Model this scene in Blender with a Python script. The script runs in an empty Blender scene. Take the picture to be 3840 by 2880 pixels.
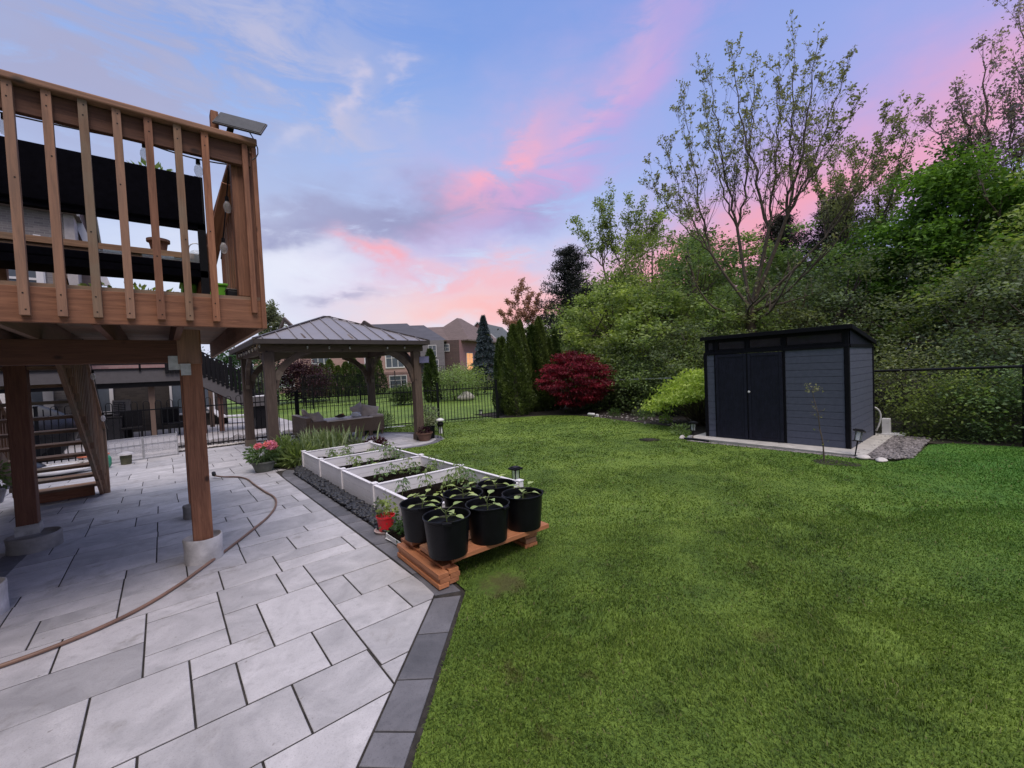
import bpy, bmesh, math, random
import numpy as np
from mathutils import Vector, Matrix
random.seed(7); rng = np.random.default_rng(7)
R = math.radians
# ---------------------------------------------------------------- camera, world, light
sc = bpy.context.scene
COL = sc.collection
H = 1.6
F_PX, PITCH, ROLL, YAW = 1575.0, R(-1.8), R(2.6), R(39.8)
def cam_axes():
    cp, sp, cr, sr = math.cos(PITCH), math.sin(PITCH), math.cos(ROLL), math.sin(ROLL)
    r, f, u = Vector((1, 0, 0)), Vector((0, cp, sp)), Vector((0, -sp, cp))
    r2, u2 = r*cr - u*sr, r*sr + u*cr
    M = Matrix.Rotation(-YAW, 3, 'Z')
    return M @ r2, M @ f, M @ u2
AR, AF, AU = cam_axes()
cd = bpy.data.cameras.new('camera'); cam = bpy.data.objects.new('camera', cd); COL.objects.link(cam)
cam.matrix_world = Matrix(((AR.x, AU.x, -AF.x, 0), (AR.y, AU.y, -AF.y, 0), (AR.z, AU.z, -AF.z, H), (0, 0, 0, 1)))
cd.sensor_width = 36; cd.lens = F_PX/3840*36; cd.clip_start = 0.05; cd.clip_end = 2000
sc.camera = cam
sc.view_settings.view_transform = 'Standard'; sc.view_settings.look = 'None'
sc.view_settings.exposure = 0.0; sc.view_settings.gamma = 1
sc.cycles.use_denoising = True
sc.cycles.max_bounces = 6; sc.cycles.diffuse_bounces = 3; sc.cycles.transparent_max_bounces = 12
sc.cycles.glossy_bounces = 2; sc.cycles.transmission_bounces = 3

def lin(r, g, b):
    f = lambda c: (c/255/12.92) if c/255 <= .04045 else ((c/255+.055)/1.055)**2.4
    return (f(r), f(g), f(b), 1)

class NT:
    """tiny node-graph writer"""
    def __init__(s, tree): s.t = tree; s.n = tree.nodes; s.l = tree.links
    def put(s, sock, v):
        if isinstance(v, bpy.types.NodeSocket): s.l.new(v, sock)
        elif v is not None:
            try: sock.default_value = v
            except Exception:
                sock.default_value = tuple(v)[:3] if hasattr(v, '__len__') else (v, v, v)
    def m(s, op, a=None, b=None, c=None, clamp=False):
        n = s.n.new('ShaderNodeMath'); n.operation = op; n.use_clamp = clamp
        for i, v in enumerate((a, b, c)):
            if v is not None: s.put(n.inputs[i], v)
        return n.outputs[0]
    def vm(s, op, a=None, b=None):
        n = s.n.new('ShaderNodeVectorMath'); n.operation = op
        for i, v in enumerate((a, b)):
            if v is not None: s.put(n.inputs[i], v)
        return n.outputs['Value'] if op in ('DOT_PRODUCT', 'LENGTH') else n.outputs[0]
    def mix(s, f, a, b, mode='MIX'):
        n = s.n.new('ShaderNodeMix'); n.data_type = 'RGBA'; n.blend_type = mode
        s.put(n.inputs[0], f); s.put(n.inputs[6], a); s.put(n.inputs[7], b)
        return n.outputs[2]
    def noise(s, vec=None, scale=5, detail=4, rough=.55, dist=0, col=False):
        n = s.n.new('ShaderNodeTexNoise')
        if vec is not None: s.put(n.inputs['Vector'], vec)
        s.put(n.inputs['Scale'], scale); s.put(n.inputs['Detail'], detail)
        s.put(n.inputs['Roughness'], rough); s.put(n.inputs['Distortion'], dist)
        return n.outputs[1 if col else 0]
    def ramp(s, f, stops, interp='LINEAR'):
        n = s.n.new('ShaderNodeValToRGB'); s.put(n.inputs[0], f); e = n.color_ramp.elements
        n.color_ramp.interpolation = interp
        while len(e) < len(stops): e.new(.5)
        for i, (p, c) in enumerate(stops):
            e[i].position = p; e[i].color = c if hasattr(c, '__len__') else (c, c, c, 1)
        return n.outputs[0]
    def comb(s, x, y, z=0):
        n = s.n.new('ShaderNodeCombineXYZ'); s.put(n.inputs[0], x); s.put(n.inputs[1], y); s.put(n.inputs[2], z)
        return n.outputs[0]
    def sep(s, v):
        n = s.n.new('ShaderNodeSeparateXYZ'); s.put(n.inputs[0], v); return n.outputs
    def maprange(s, v, a, b, c=0, d=1):
        n = s.n.new('ShaderNodeMapRange'); n.interpolation_type = 'SMOOTHSTEP'
        for i, x in enumerate((v, a, b, c, d)): s.put(n.inputs[i], x)
        return n.outputs[0]

SUN_AZ, SUN_EL = R(150), R(22)          # a weak broad evening glow from the open side of the yard
w = bpy.data.worlds.new('World'); sc.world = w; w.use_nodes = True
g = NT(w.node_tree); g.n.clear()
dirv = g.n.new('ShaderNodeTexCoord').outputs['Generated']
cy, sy = math.cos(YAW), math.sin(YAW)
ax = g.vm('DOT_PRODUCT', dirv, (cy, -sy, 0)); by = g.vm('DOT_PRODUCT', dirv, (sy, cy, 0))
xyz = g.sep(dirv)
D2 = 57.29578
az = g.m('MULTIPLY', g.m('ARCTAN2', ax, by), D2)          # degrees, 0 = middle of the yard
el = g.m('MULTIPLY', g.m('ARCSINE', xyz[2]), D2)
cl = g.vm('MULTIPLY', dirv, (1, 1, 2.0))
wn = g.sep(g.noise(cl, 2.2, 5, .55, 0, True)); wn2 = g.sep(g.noise(cl, 7, 4, .6, 0, True))
azw = g.m('ADD', az, g.m('ADD', g.m('MULTIPLY', g.m('SUBTRACT', wn[0], .5), 26), g.m('MULTIPLY', g.m('SUBTRACT', wn2[0], .5), 9)))
elw = g.m('ADD', el, g.m('ADD', g.m('MULTIPLY', g.m('SUBTRACT', wn[1], .5), 16), g.m('MULTIPLY', g.m('SUBTRACT', wn2[1], .5), 7)))
fine = g.noise(g.vm('MULTIPLY', dirv, (1, 1, 3.2)), 5.5, 8, .62, .6)
def blob(a0, e0, th, sx, sy_, gain=1.0, cut=0.0, warp=True):
    A, E = (azw, elw) if warp else (az, el)
    da, de = g.m('SUBTRACT', A, a0), g.m('SUBTRACT', E, e0)
    c_, s_ = math.cos(R(th)), math.sin(R(th))
    u_ = g.m('DIVIDE', g.m('ADD', g.m('MULTIPLY', da, c_), g.m('MULTIPLY', de, s_)), sx)
    v_ = g.m('DIVIDE', g.m('SUBTRACT', g.m('MULTIPLY', de, c_), g.m('MULTIPLY', da, s_)), sy_)
    d2 = g.m('ADD', g.m('MULTIPLY', u_, u_), g.m('MULTIPLY', v_, v_))
    k = g.m('EXPONENT', g.m('MULTIPLY', d2, -1))
    if cut: k = g.m('MULTIPLY', k, g.maprange(fine, cut, cut+.22))
    return g.m('MULTIPLY', k, gain, clamp=True)

# ---- sky colours: evening gradient with warped cloud banks placed at fixed compass directions
base = g.ramp(g.m('DIVIDE', el, 90), [(0, lin(232, 226, 238)), (.09, lin(222, 228, 246)), (.17, lin(196, 212, 246)), (.28, lin(158, 187, 240)),
                                      (.42, lin(126, 160, 228)), (.6, lin(120, 150, 220)), (1, lin(135, 155, 215))])
k = base
right = g.m('MULTIPLY', g.maprange(az, -5, 45), .8)
k = g.mix(g.m('MULTIPLY', right, g.maprange(el, 45, 20, .35, 1)), k, lin(158, 166, 232))
k = g.mix(g.m('MULTIPLY', g.maprange(az, 5, -40), g.maprange(el, 34, 20, .1, .45)), k, lin(186, 204, 240))
def lay(k, c, *a, **kw): return g.mix(blob(*a, **kw), k, c)
k = lay(k, lin(168, 170, 204), -43, 30, 8, 19, 9, .95, .30)
k = lay(k, lin(182, 188, 222), -30, 36, 0, 15, 7, .75, .36)
k = lay(k, lin(196, 194, 220), -22, 33, -38, 10, 3.2, .85, .38)
k = lay(k, lin(206, 202, 228), -17.8, 33.6, 60, 1.7, 1.0, .8, .34)
k = lay(k, lin(206, 202, 228), -14.0, 34.2, 78, 3.2, .7, .6, .38)
k = lay(k, lin(196, 200, 230), -24.7, 28.2, 45, 2.4, 1.1, .8, .3)
k = lay(k, lin(236, 239, 252), -26, 13, 0, 16, 6, .9)
k = lay(k, lin(196, 184, 228), -4, 26, 25, 17, 6, .6, .16)
k = lay(k, lin(150, 154, 194), -16, 20.3, 4, 10.5, 3.6, 1.0, .26)
k = lay(k, lin(150, 152, 194), -2.5, 20.8, 0, 7.5, 2.8, .95, .26)
k = lay(k, lin(160, 164, 202), -23, 18.6, 6, 8, 2.8, .8, .26)
k = lay(k, lin(156, 160, 198), -27, 16.5, 12, 5, 1.6, .8, .35)
k = lay(k, lin(186, 170, 226), 9, 28, 33, 30, 5.5, .7, .3)
k = lay(k, lin(222, 178, 218), 6, 28.5, 34, 17, 2.2, .8, .36)
k = lay(k, lin(206, 166, 222), 18, 33, 25, 10, 2.0, .5, .35)
k = lay(k, lin(250, 176, 198), -4.5, 25.6, 34, 8, 2.2, .9, .34)
k = lay(k, lin(216, 164, 214), 3, 23.5, 5, 9, 2.2, .7, .35)
k = lay(k, lin(196, 172, 226), 42, 21, 18, 22, 5, .8, .12)
k = lay(k, lin(244, 168, 194), 38, 15.5, 20, 20, 4.6, .9)
k = lay(k, lin(250, 168, 176), 22, 12, 10, 14, 4.5, .9)
k = lay(k, lin(250, 186, 194), -5, 11.8, 4, 11, 2.6, .8, .28)
k = lay(k, lin(255, 216, 206), -6, 7.2, 0, 14, 2.6, .6)
k = lay(k, lin(248, 176, 190), -16.5, 15.2, -25, 4, 1.2, .9, .3)
k = lay(k, lin(255, 176, 176), 2, 7.5, 0, 12, 3.0, .75)
k = lay(k, lin(170, 168, 200), -21.4, 9.4, 0, 4.5, .9, .75, .34)
# unseen sky behind and overhead, its brightness set to light the yard
k = g.mix(g.maprange(g.m('ABSOLUTE', az), 95, 150), k, (.62, .58, .64, 1))
k = g.mix(g.maprange(el, 42, 75), k, (1.75, 1.7, 1.8, 1))
k = g.mix(g.maprange(el, 0, -6), k, lin(70, 74, 60))
sky = g.n.new('ShaderNodeTexSky'); sky.sky_type = 'NISHITA'; sky.sun_disc = False
sky.sun_elevation = R(-3); sky.sun_rotation = R(30)
bg1 = g.n.new('ShaderNodeBackground'); g.put(bg1.inputs[0], k); bg1.inputs[1].default_value = 1.0
bg2 = g.n.new('ShaderNodeBackground'); g.put(bg2.inputs[0], sky.outputs[0]); bg2.inputs[1].default_value = .05; sky.sun_size = R(.5); sky.air_density = 1.0; sky.altitude = 0
add = g.n.new('ShaderNodeAddShader'); g.l.new(bg1.outputs[0], add.inputs[0]); g.l.new(bg2.outputs[0], add.inputs[1])
wo = g.n.new('ShaderNodeOutputWorld'); g.l.new(add.outputs[0], wo.inputs[0])
w.cycles.sampling_method = 'MANUAL'; w.cycles.sample_map_resolution = 512
sd = bpy.data.lights.new('sun', 'SUN'); sd.energy = 2.0; sd.angle = R(26); sd.color = (1, .86, .8)
sun = bpy.data.objects.new('sun', sd); COL.objects.link(sun)
sun.rotation_euler = Vector((-.12, -.48, .87)).to_track_quat('Z', 'Y').to_euler()

# ---------------------------------------------------------------- materials
def new_mat(name):
    m = bpy.data.materials.new(name); m.use_nodes = True
    n = NT(m.node_tree); n.n.clear()
    out = n.n.new('ShaderNodeOutputMaterial'); b = n.n.new('ShaderNodeBsdfPrincipled')
    n.l.new(b.outputs[0], out.inputs[0])
    return m, n, b, out
def bump(n, b, h, dist=.002, strength=1):
    k = n.n.new('ShaderNodeBump'); k.inputs['Strength'].default_value = strength; k.inputs['Distance'].default_value = dist
    n.put(k.inputs['Height'], h); n.l.new(k.outputs[0], b.inputs['Normal'])
def sc_(c, f): return tuple(min(1, x*f) for x in c[:3])+(1,)
def plain(name, c, rough=.6, var=.15, nscale=8, metal=0, bmp=0, bscale=60, spec=None):
    m, n, b, o = new_mat(name)
    p = n.n.new('ShaderNodeNewGeometry').outputs['Position']
    f = n.noise(p, nscale, 5, .6)
    n.put(b.inputs['Base Color'], n.ramp(f, [(.3, sc_(c, 1-var)), (.7, sc_(c, 1+var))]))
    n.put(b.inputs['Roughness'], n.m('ADD', n.m('MULTIPLY', n.noise(p, nscale*3, 3), .2), rough-.1))
    b.inputs['Metallic'].default_value = metal
    if spec is not None: b.inputs['Specular IOR Level'].default_value = spec
    if bmp: bump(n, b, n.noise(p, bscale, 4), bmp)
    return m
def wood(name, c1, c2, knots=True, rough=.75, weather=None, gs=1.0):
    m, n, b, o = new_mat(name)
    uv = n.n.new('ShaderNodeUVMap').outputs[0]
    s = n.sep(uv); rnd = n.n.new('ShaderNodeNewGeometry').outputs['Random Per Island']
    rnd = n.m('FRACT', n.m('ADD', rnd, n.m('MULTIPLY', n.n.new('ShaderNodeObjectInfo').outputs['Random'], 7.31)))
    off = n.m('MULTIPLY', rnd, 37)
    v = n.comb(n.m('ADD', s[0], off), n.m('MULTIPLY', s[1], 14*gs), off)
    gr = n.noise(v, 3.2, 8, .62, .8)
    fi = n.noise(n.comb(n.m('MULTIPLY', s[0], 6), n.m('MULTIPLY', s[1], 160), off), 1, 3, .6)
    f = n.m('ADD', n.m('MULTIPLY', gr, .75), n.m('MULTIPLY', fi, .25))
    col = n.ramp(f, [(.32, c1), (.66, c2)])
    col = n.mix(1, col, n.ramp(rnd, [(0, (.68, .68, .72, 1)), (1, (1.15, 1.1, 1.05, 1))]), 'MULTIPLY')
    if knots:
        vo = n.n.new('ShaderNodeTexVoronoi'); n.put(vo.inputs['Vector'], n.comb(n.m('ADD', s[0], off), n.m('MULTIPLY', s[1], 1.6), off)); vo.inputs['Scale'].default_value = 3.2
        col = n.mix(n.maprange(vo.outputs['Distance'], .13, .04), col, sc_(c1, .35))
    col = n.mix(n.maprange(fi, .66, .74, 0, .75), col, sc_(c1, .4))
    col = n.mix(n.maprange(rnd, .8, .84, 0, .4), col, (.22, .19, .15, 1))
    if weather is not None:
        p = n.n.new('ShaderNodeNewGeometry').outputs['Position']
        col = n.mix(n.maprange(n.noise(p, 1.7, 5, .6), .45, .7, 0, .75), col, weather)
    n.put(b.inputs['Base Color'], col); b.inputs['Roughness'].default_value = rough
    bump(n, b, f, .0025)
    return m
def leafm(name, c1, c2, trans=.35, rough=.55, spec=.3):
    m, n, b, o = new_mat(name)
    t = n.n.new('ShaderNodeAttribute'); t.attribute_name = 'tint'
    r_ = n.n.new('ShaderNodeObjectInfo').outputs['Random']
    f = n.m('ADD', n.m('MULTIPLY', t.outputs['Fac'], .8), n.m('MULTIPLY', r_, .2))
    col = n.ramp(f, [(.0, c1), (1, c2)])
    col = n.mix(1, col, n.ramp(r_, [(0, (.82, .93, 1.05, 1)), (.5, (1, 1, 1, 1)), (1, (1.06, 1.02, .82, 1))]), 'MULTIPLY')
    n.put(b.inputs['Base Color'], col); b.inputs['Roughness'].default_value = rough
    b.inputs['Specular IOR Level'].default_value = spec
    tr = n.n.new('ShaderNodeBsdfTranslucent'); n.put(tr.inputs[0], n.mix(1, col, (1.3, 1.35, .6, 1), 'MULTIPLY'))
    mx = n.n.new('ShaderNodeMixShader'); mx.inputs[0].default_value = trans
    n.l.new(b.outputs[0], mx.inputs[1]); n.l.new(tr.outputs[0], mx.inputs[2]); n.l.new(mx.outputs[0], o.inputs[0])
    return m
def brickm(name, c1, c2, mortar, bw=.22, bh=.075):
    m, n, b, o = new_mat(name)
    g_ = n.n.new('ShaderNodeNewGeometry'); s = n.sep(g_.outputs['Position'])
    t = n.n.new('ShaderNodeTexBrick'); n.put(t.inputs['Vector'], n.comb(n.m('ADD', s[0], s[1]), s[2]))
    t.inputs['Scale'].default_value = 1; t.inputs['Brick Width'].default_value = bw; t.inputs['Row Height'].default_value = bh
    t.inputs['Mortar Size'].default_value = .008
    n.put(t.inputs['Color1'], c1); n.put(t.inputs['Color2'], c2); n.put(t.inputs['Mortar'], mortar)
    col = n.mix(n.m('MULTIPLY', n.noise(g_.outputs['Position'], .8, 5), .5), t.outputs[0], sc_(c1, .7))
    n.put(b.inputs['Base Color'], col); b.inputs['Roughness'].default_value = .9
    return m
def shinglem(name, c):
    m, n, b, o = new_mat(name)
    g_ = n.n.new('ShaderNodeNewGeometry'); s = n.sep(g_.outputs['Position'])
    t = n.n.new('ShaderNodeTexBrick'); n.put(t.inputs['Vector'], n.comb(n.m('ADD', s[0], s[1]), s[2]))
    t.inputs['Brick Width'].default_value = .5; t.inputs['Row Height'].default_value = .11; t.inputs['Scale'].default_value = 1
    t.inputs['Mortar Size'].default_value = .006
    n.put(t.inputs['Color1'], sc_(c, .85)); n.put(t.inputs['Color2'], sc_(c, 1.15)); n.put(t.inputs['Mortar'], sc_(c, .6))
    n.put(b.inputs['Base Color'], n.mix(n.m('MULTIPLY', n.noise(g_.outputs['Position'], .6, 6), .35), t.outputs[0], sc_(c, .75))); b.inputs['Roughness'].default_value = .95
    return m
def emit(name, c, s):
    m, n, b, o = new_mat(name); b.inputs['Base Color'].default_value = c
    b.inputs['Emission Color'].default_value = c; b.inputs['Emission Strength'].default_value = s
    return m
def glass(name, tint=(.9, .95, .95, 1), alpha=.25):
    m, n, b, o = new_mat(name); b.inputs['Base Color'].default_value = tint
    b.inputs['Roughness'].default_value = .05; b.inputs['Alpha'].default_value = alpha
    return m
M = {}
M['cedar'] = wood('stained_cedar', (.165, .066, .034, 1), (.40, .185, .098, 1))
M['cedar_dark_shade'] = wood('dark_shaded_cedar', (.085, .032, .018, 1), (.19, .082, .045, 1))  # darker stain, with under-deck shade partly put into the colour
M['cedar_grey'] = wood('weathered_cedar', (.15, .085, .05, 1), (.33, .2, .12, 1), weather=(.20, .17, .12, 1))
M['lumber'] = wood('fresh_lumber', (.40, .155, .065, 1), (.62, .27, .12, 1), rough=.65, gs=.7)
M['gaz'] = wood('grey_brown_timber', (.062, .044, .034, 1), (.135, .10, .078, 1), rough=.8)
M['conc'] = plain('pier_concrete', (.30, .29, .27, 1), .9, .3, 6, bmp=.004, bscale=30)
M['sleeve'] = plain('white_pier_sleeve', (.55, .54, .53, 1), .6, .35, 7, bmp=.002, bscale=15)
M['black'] = plain('black_metal', (.006, .006, .008, 1), .45, .2, spec=.25)
M['iron'] = plain('fence_black', (.006, .007, .009, 1), .5, .2, spec=.2)
M['fabric'] = plain('black_fabric', (.004, .004, .007, 1), .95, .3, 30, bmp=.001, bscale=400, spec=.05)
M['galv'] = plain('galvanised', (.42, .43, .44, 1), .4, .25, 20, metal=.6)
M['pot'] = plain('black_pot', (.0045, .005, .007, 1), .42, .35, 9, bmp=.0008, bscale=120, spec=.22)
M['soil'] = plain('potting_soil', (.009, .0065, .005, 1), 1, .7, 30, bmp=.03, bscale=45, spec=.05)
M['vinyl'] = plain('white_vinyl', (.82, .82, .85, 1), .35, .05, 4, bmp=.0006, bscale=50)
M['slab'] = None
M['shedwall'] = plain('shed_grey_resin', (.082, .094, .135, 1), .6, .12, 14, bmp=.0015, bscale=90, spec=.3)
M['sheddark'] = plain('shed_dark_resin', (.012, .014, .026, 1), .55, .25, 10, bmp=.0012, bscale=90, spec=.22)
M['shedroof'] = plain('shed_roof_resin', (.0055, .006, .009, 1), .6, .2, spec=.12)
M['white'] = plain('white_plastic', (.7, .71, .72, 1), .5, .08)
M['red'] = plain('red_plastic', (.62, .022, .03, 1), .4, .1)
M['lime'] = plain('lime_plastic', (.16, .50, .03, 1), .45, .08)
M['wicker'] = None
M['cushion'] = plain('taupe_cushion', (.50, .42, .36, 1), .9, .15, 8, bmp=.003, bscale=25)
M['tabletop'] = plain('pale_table_top', (.62, .54, .48, 1), .4, .12, 5)
M['terra'] = plain('brown_clay', (.14, .075, .055, 1), .8, .2)
M['hose'] = plain('garden_hose', (.21, .125, .085, 1), .45, .3, 3)
M['bark'] = plain('bark', (.085, .068, .052, 1), .95, .4, 12, bmp=.01, bscale=40)
M['barkdark'] = plain('dark_bark', (.035, .028, .026, 1), .95, .4, 12)
M['stem'] = plain('green_stem', (.10, .14, .04, 1), .6, .2)
M['trim'] = plain('white_trim', (.62, .62, .64, 1), .6, .05)
M['winglass'] = plain('window_glass', (.10, .12, .15, 1), .08, .1)
M['roofmetal'] = plain('grey_roof_metal', (.25, .235, .245, 1), .42, .07, 2, metal=.3)
M['panel'] = plain('solar_cell', (.028, .032, .045, 1), .45, .15, spec=.25)
M['pebble'] = plain('black_pebble', (.022, .024, .03, 1), .45, .5, 12)
M['gravel'] = plain('grey_gravel', (.20, .185, .185, 1), .85, .55, 12)
M['stone'] = plain('pale_stone', (.5, .48, .46, 1), .85, .3, 10)
M['mulch'] = plain('dark_mulch', (.028, .022, .018, 1), 1, .6, 25, bmp=.02, bscale=45)
M['joint'] = plain('joint_sand', (.030, .027, .024, 1), 1, .7, 14, bmp=.002, bscale=200)
M['bulb'] = glass('bulb_glass', (.95, .95, .95, 1), .35)
M['clear'] = glass('clear_glass', (.85, .93, .95, 1), .3)
M['acgrey'] = plain('appliance_grey', (.32, .31, .32, 1), .5, .1)
M['cover'] = plain('grill_cover', (.012, .012, .015, 1), .3, .3, 5)
M['nbeam'] = plain('grey_composite', (.10, .095, .10, 1), .7, .1)
M['lit'] = emit('lit_window', (.9, .42, .16, 1), .62)
M['fairy'] = emit('fairy_light', (1, .86, .6, 1), 3.5)
M['flower'] = leafm('pink_petals', (.78, .16, .27, 1), (.95, .42, .50, 1), .3)
M['wflower'] = leafm('white_petals', (.55, .55, .5, 1), (.8, .8, .75, 1), .3)
def lf(n, a, b_, **k): M[n] = leafm(n, tuple(a)+(1,), tuple(b_)+(1,), **k)
lf('lf_fresh', (.055, .10, .025), (.42, .54, .20), trans=.4)
lf('lf_maple', (.03, .08, .012), (.25, .46, .09), trans=.35)
lf('lf_mid', (.04, .075, .024), (.31, .42, .16), trans=.4)
lf('lf_olive', (.045, .065, .03), (.28, .34, .18), trans=.4)
lf('lf_grey', (.07, .09, .06), (.26, .30, .22))
lf('lf_bud', (.13, .145, .085), (.33, .35, .22), trans=.45)
lf('lf_wood_shade', (.012, .017, .008), (.045, .058, .026), trans=.2)  # woodland leaves with the shade between crowns put into the colour
lf('lf_purple', (.14, .12, .15), (.34, .30, .36), trans=.55)
lf('lf_pine', (.010, .013, .012), (.032, .036, .026), trans=.1)
lf('lf_spruce', (.055, .075, .085), (.16, .19, .205), trans=.15)
lf('lf_cedar', (.012, .028, .006), (.14, .20, .05), trans=.2)
lf('lf_red', (.025, .002, .008), (.27, .014, .040), trans=.3)
lf('lf_chart', (.12, .22, .035), (.44, .58, .15), trans=.4)
lf('lf_iris', (.10, .17, .10), (.30, .38, .26))
lf('lf_veg', (.06, .12, .035), (.24, .33, .13))
lf('lf_pale', (.22, .36, .10), (.52, .62, .28))
lf('lf_pink', (.30, .16, .13), (.55, .33, .26))
lf('lf_darkred', (.02, .006, .010), (.07, .018, .03), trans=.2)
lf('lf_house', (.03, .075, .02), (.10, .18, .05))
# clouded concrete slabs: every slab has its own shade, with veins and damp stains of their own shape
def slabm(name, c1, c2, stain=True):
    m, n, b, o = new_mat(name)
    ge = n.n.new('ShaderNodeNewGeometry'); p = ge.outputs['Position']; rnd = ge.outputs['Random Per Island']
    pv = n.vm('ADD', p, n.comb(n.m('MULTIPLY', rnd, 13), n.m('MULTIPLY', rnd, 7), 0))
    cloudy = n.noise(pv, 2.6, 6, .6, 1.2)
    col = n.ramp(n.m('ADD', n.m('MULTIPLY', cloudy, .75), n.m('SUBTRACT', n.m('MULTIPLY', rnd, .27), .02)), [(.3, c1), (.72, c2)])
    col = n.mix(n.maprange(n.noise(p, 130, 3, .7), .52, .70, 0, .4), col, sc_(c1, .6)); col = n.mix(n.maprange(n.noise(pv, 17, 5, .7), .5, .72, 0, .35), col, sc_(c1, .82))
    if stain:
        st = n.noise(p, 1.9, 5, .62, .8); st2 = n.noise(p, 9, 4, .6)
        col = n.mix(n.m('MULTIPLY', n.maprange(st, .56, .68), n.maprange(st2, .42, .58, .05, .5)), col, (.19, .175, .15, 1))
        st3 = n.noise(p, 23, 3, .5)
        col = n.mix(n.maprange(st3, .70, .75, 0, .5), col, (.14, .13, .11, 1))
    n.put(b.inputs['Base Color'], col); b.inputs['Roughness'].default_value = .72
    bump(n, b, n.m('ADD', n.noise(pv, 14, 6, .65, .5), n.m('MULTIPLY', n.noise(p, 220, 2), .3)), .004)
    return m
M['slab'] = slabm('pale_slab', (.32, .32, .335, 1), (.59, .583, .602, 1))
M['border'] = slabm('charcoal_border', (.075, .078, .09, 1), (.19, .19, .21, 1), False)
def wickerm():
    m, n, b, o = new_mat('brown_wicker')
    s = n.sep(n.n.new('ShaderNodeNewGeometry').outputs['Position'])
    wv = n.m('MULTIPLY', n.m('SINE', n.m('MULTIPLY', n.m('ADD', s[0], s[1]), 260)), n.m('SINE', n.m('MULTIPLY', s[2], 420)))
    n.put(b.inputs['Base Color'], n.ramp(n.m('ADD', n.m('MULTIPLY', wv, .5), .5), [(.1, (.09, .058, .038, 1)), (.9, (.34, .245, .17, 1))]))
    b.inputs['Roughness'].default_value = .6; bump(n, b, wv, .004)
    return m
M['wicker'] = wickerm()
def lawnm(name, blade=False):
    m, n, b, o = new_mat(name)
    p = n.n.new('ShaderNodeNewGeometry').outputs['Position']
    big = n.noise(p, .55, 4, .55, .5); mid = n.noise(p, 3.2, 5, .6); fin = n.noise(p, 45, 3, .7)
    t = n.n.new('ShaderNodeAttribute'); t.attribute_name = 'tint'
    f = n.m('ADD', n.m('MULTIPLY', big, .45), n.m('MULTIPLY', mid, .42)); f = n.m('SUBTRACT', f, .035)
    f = n.m('ADD', f, n.m('MULTIPLY', t.outputs['Fac'] if blade else fin, .34 if blade else .3))
    s = n.sep(p)
    col = n.ramp(f, [(.30, (.022, .042, .009, 1)), (.5, (.076, .132, .020, 1)), (.70, (.17, .25, .042, 1))])
    # cooler green towards the shed side, yellower by the beds
    col = n.mix(n.maprange(n.m('SUBTRACT', n.m('MULTIPLY', s[0], .6), s[1]), 1.0, 5.5, 0, .68), col, (.038, .150, .022, 1))
    if blade: col = n.mix(n.maprange(t.outputs['Fac'], .972, .98), col, (.20, .19, .09, 1))
    if not blade:
        col = n.mix(1, col, (1.25, 1.25, 1.2, 1), 'MULTIPLY'); col = n.mix(n.maprange(mid, .38, .28, 0, .5), col, (.05, .04, .022, 1))
    # worn straw-coloured spots: one beside the board pile, smaller ones by the path
    wp = n.vm('ADD', p, n.vm('MULTIPLY', n.vm('SUBTRACT', n.noise(p, 7, 6, .7, 0, True), (.5, .5, .5)), (.55, .55, 0)))
    for cx, cy, r_, s_ in ((1.90, 2.46, .24, .7), (1.35, 1.75, .10, .6), (1.62, 1.45, .07, .5), (3.4, 1.3, .10, .5), (2.6, .9, .08, .45), (1.2, 1.3, .06, .5)):
        dd = n.vm('LENGTH', n.vm('MULTIPLY', n.vm('SUBTRACT', wp, (cx, cy, 0)), (1, 1, 0)))
        col = n.mix(n.maprange(dd, r_, r_*.35, 0, s_), col, (.085, .068, .03, 1))
    n.put(b.inputs['Base Color'], col); b.inputs['Roughness'].default_value = .7; b.inputs['Specular IOR Level'].default_value = .25
    if blade:
        tr = n.n.new('ShaderNodeBsdfTranslucent'); n.put(tr.inputs[0], n.mix(1, col, (1.2, 1.3, .6, 1), 'MULTIPLY'))
        mx = n.n.new('ShaderNodeMixShader'); mx.inputs[0].default_value = .3
        n.l.new(b.outputs[0], mx.inputs[1]); n.l.new(tr.outputs[0], mx.inputs[2]); n.l.new(mx.outputs[0], o.inputs[0])
    else: bump(n, b, n.m('ADD', fin, n.m('MULTIPLY', mid, 2)), .03)
    return m
M['lawn'] = lawnm('lawn_green'); M['blade'] = lawnm('grass_blades', True)
def chainm():
    m, n, b, o = new_mat('chain_link_wire')
    s = n.sep(n.n.new('ShaderNodeUVMap').outputs[0])
    q = 18.0
    a = n.m('ABSOLUTE', n.m('SUBTRACT', n.m('FRACT', n.m('MULTIPLY', n.m('ADD', s[0], s[1]), q)), .5))
    c = n.m('ABSOLUTE', n.m('SUBTRACT', n.m('FRACT', n.m('MULTIPLY', n.m('SUBTRACT', s[0], s[1]), q)), .5))
    n.put(b.inputs['Alpha'], n.m('LESS_THAN', n.m('MINIMUM', a, c), .045))
    b.inputs['Base Color'].default_value = (.02, .022, .022, 1); b.inputs['Roughness'].default_value = .5
    return m
M['chain'] = chainm()
def meshm():
    m, n, b, o = new_mat('white_mesh')
    s = n.sep(n.n.new('ShaderNodeUVMap').outputs[0]); q = 70
    a = n.m('ABSOLUTE', n.m('SUBTRACT', n.m('FRACT', n.m('MULTIPLY', s[0], q)), .5)); c = n.m('ABSOLUTE', n.m('SUBTRACT', n.m('FRACT', n.m('MULTIPLY', s[1], q)), .5))
    n.put(b.inputs['Alpha'], n.m('LESS_THAN', n.m('MINIMUM', a, c), .26)); b.inputs['Base Color'].default_value = (.62, .63, .67, 1)
    return m
M['mesh'] = meshm()

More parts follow.
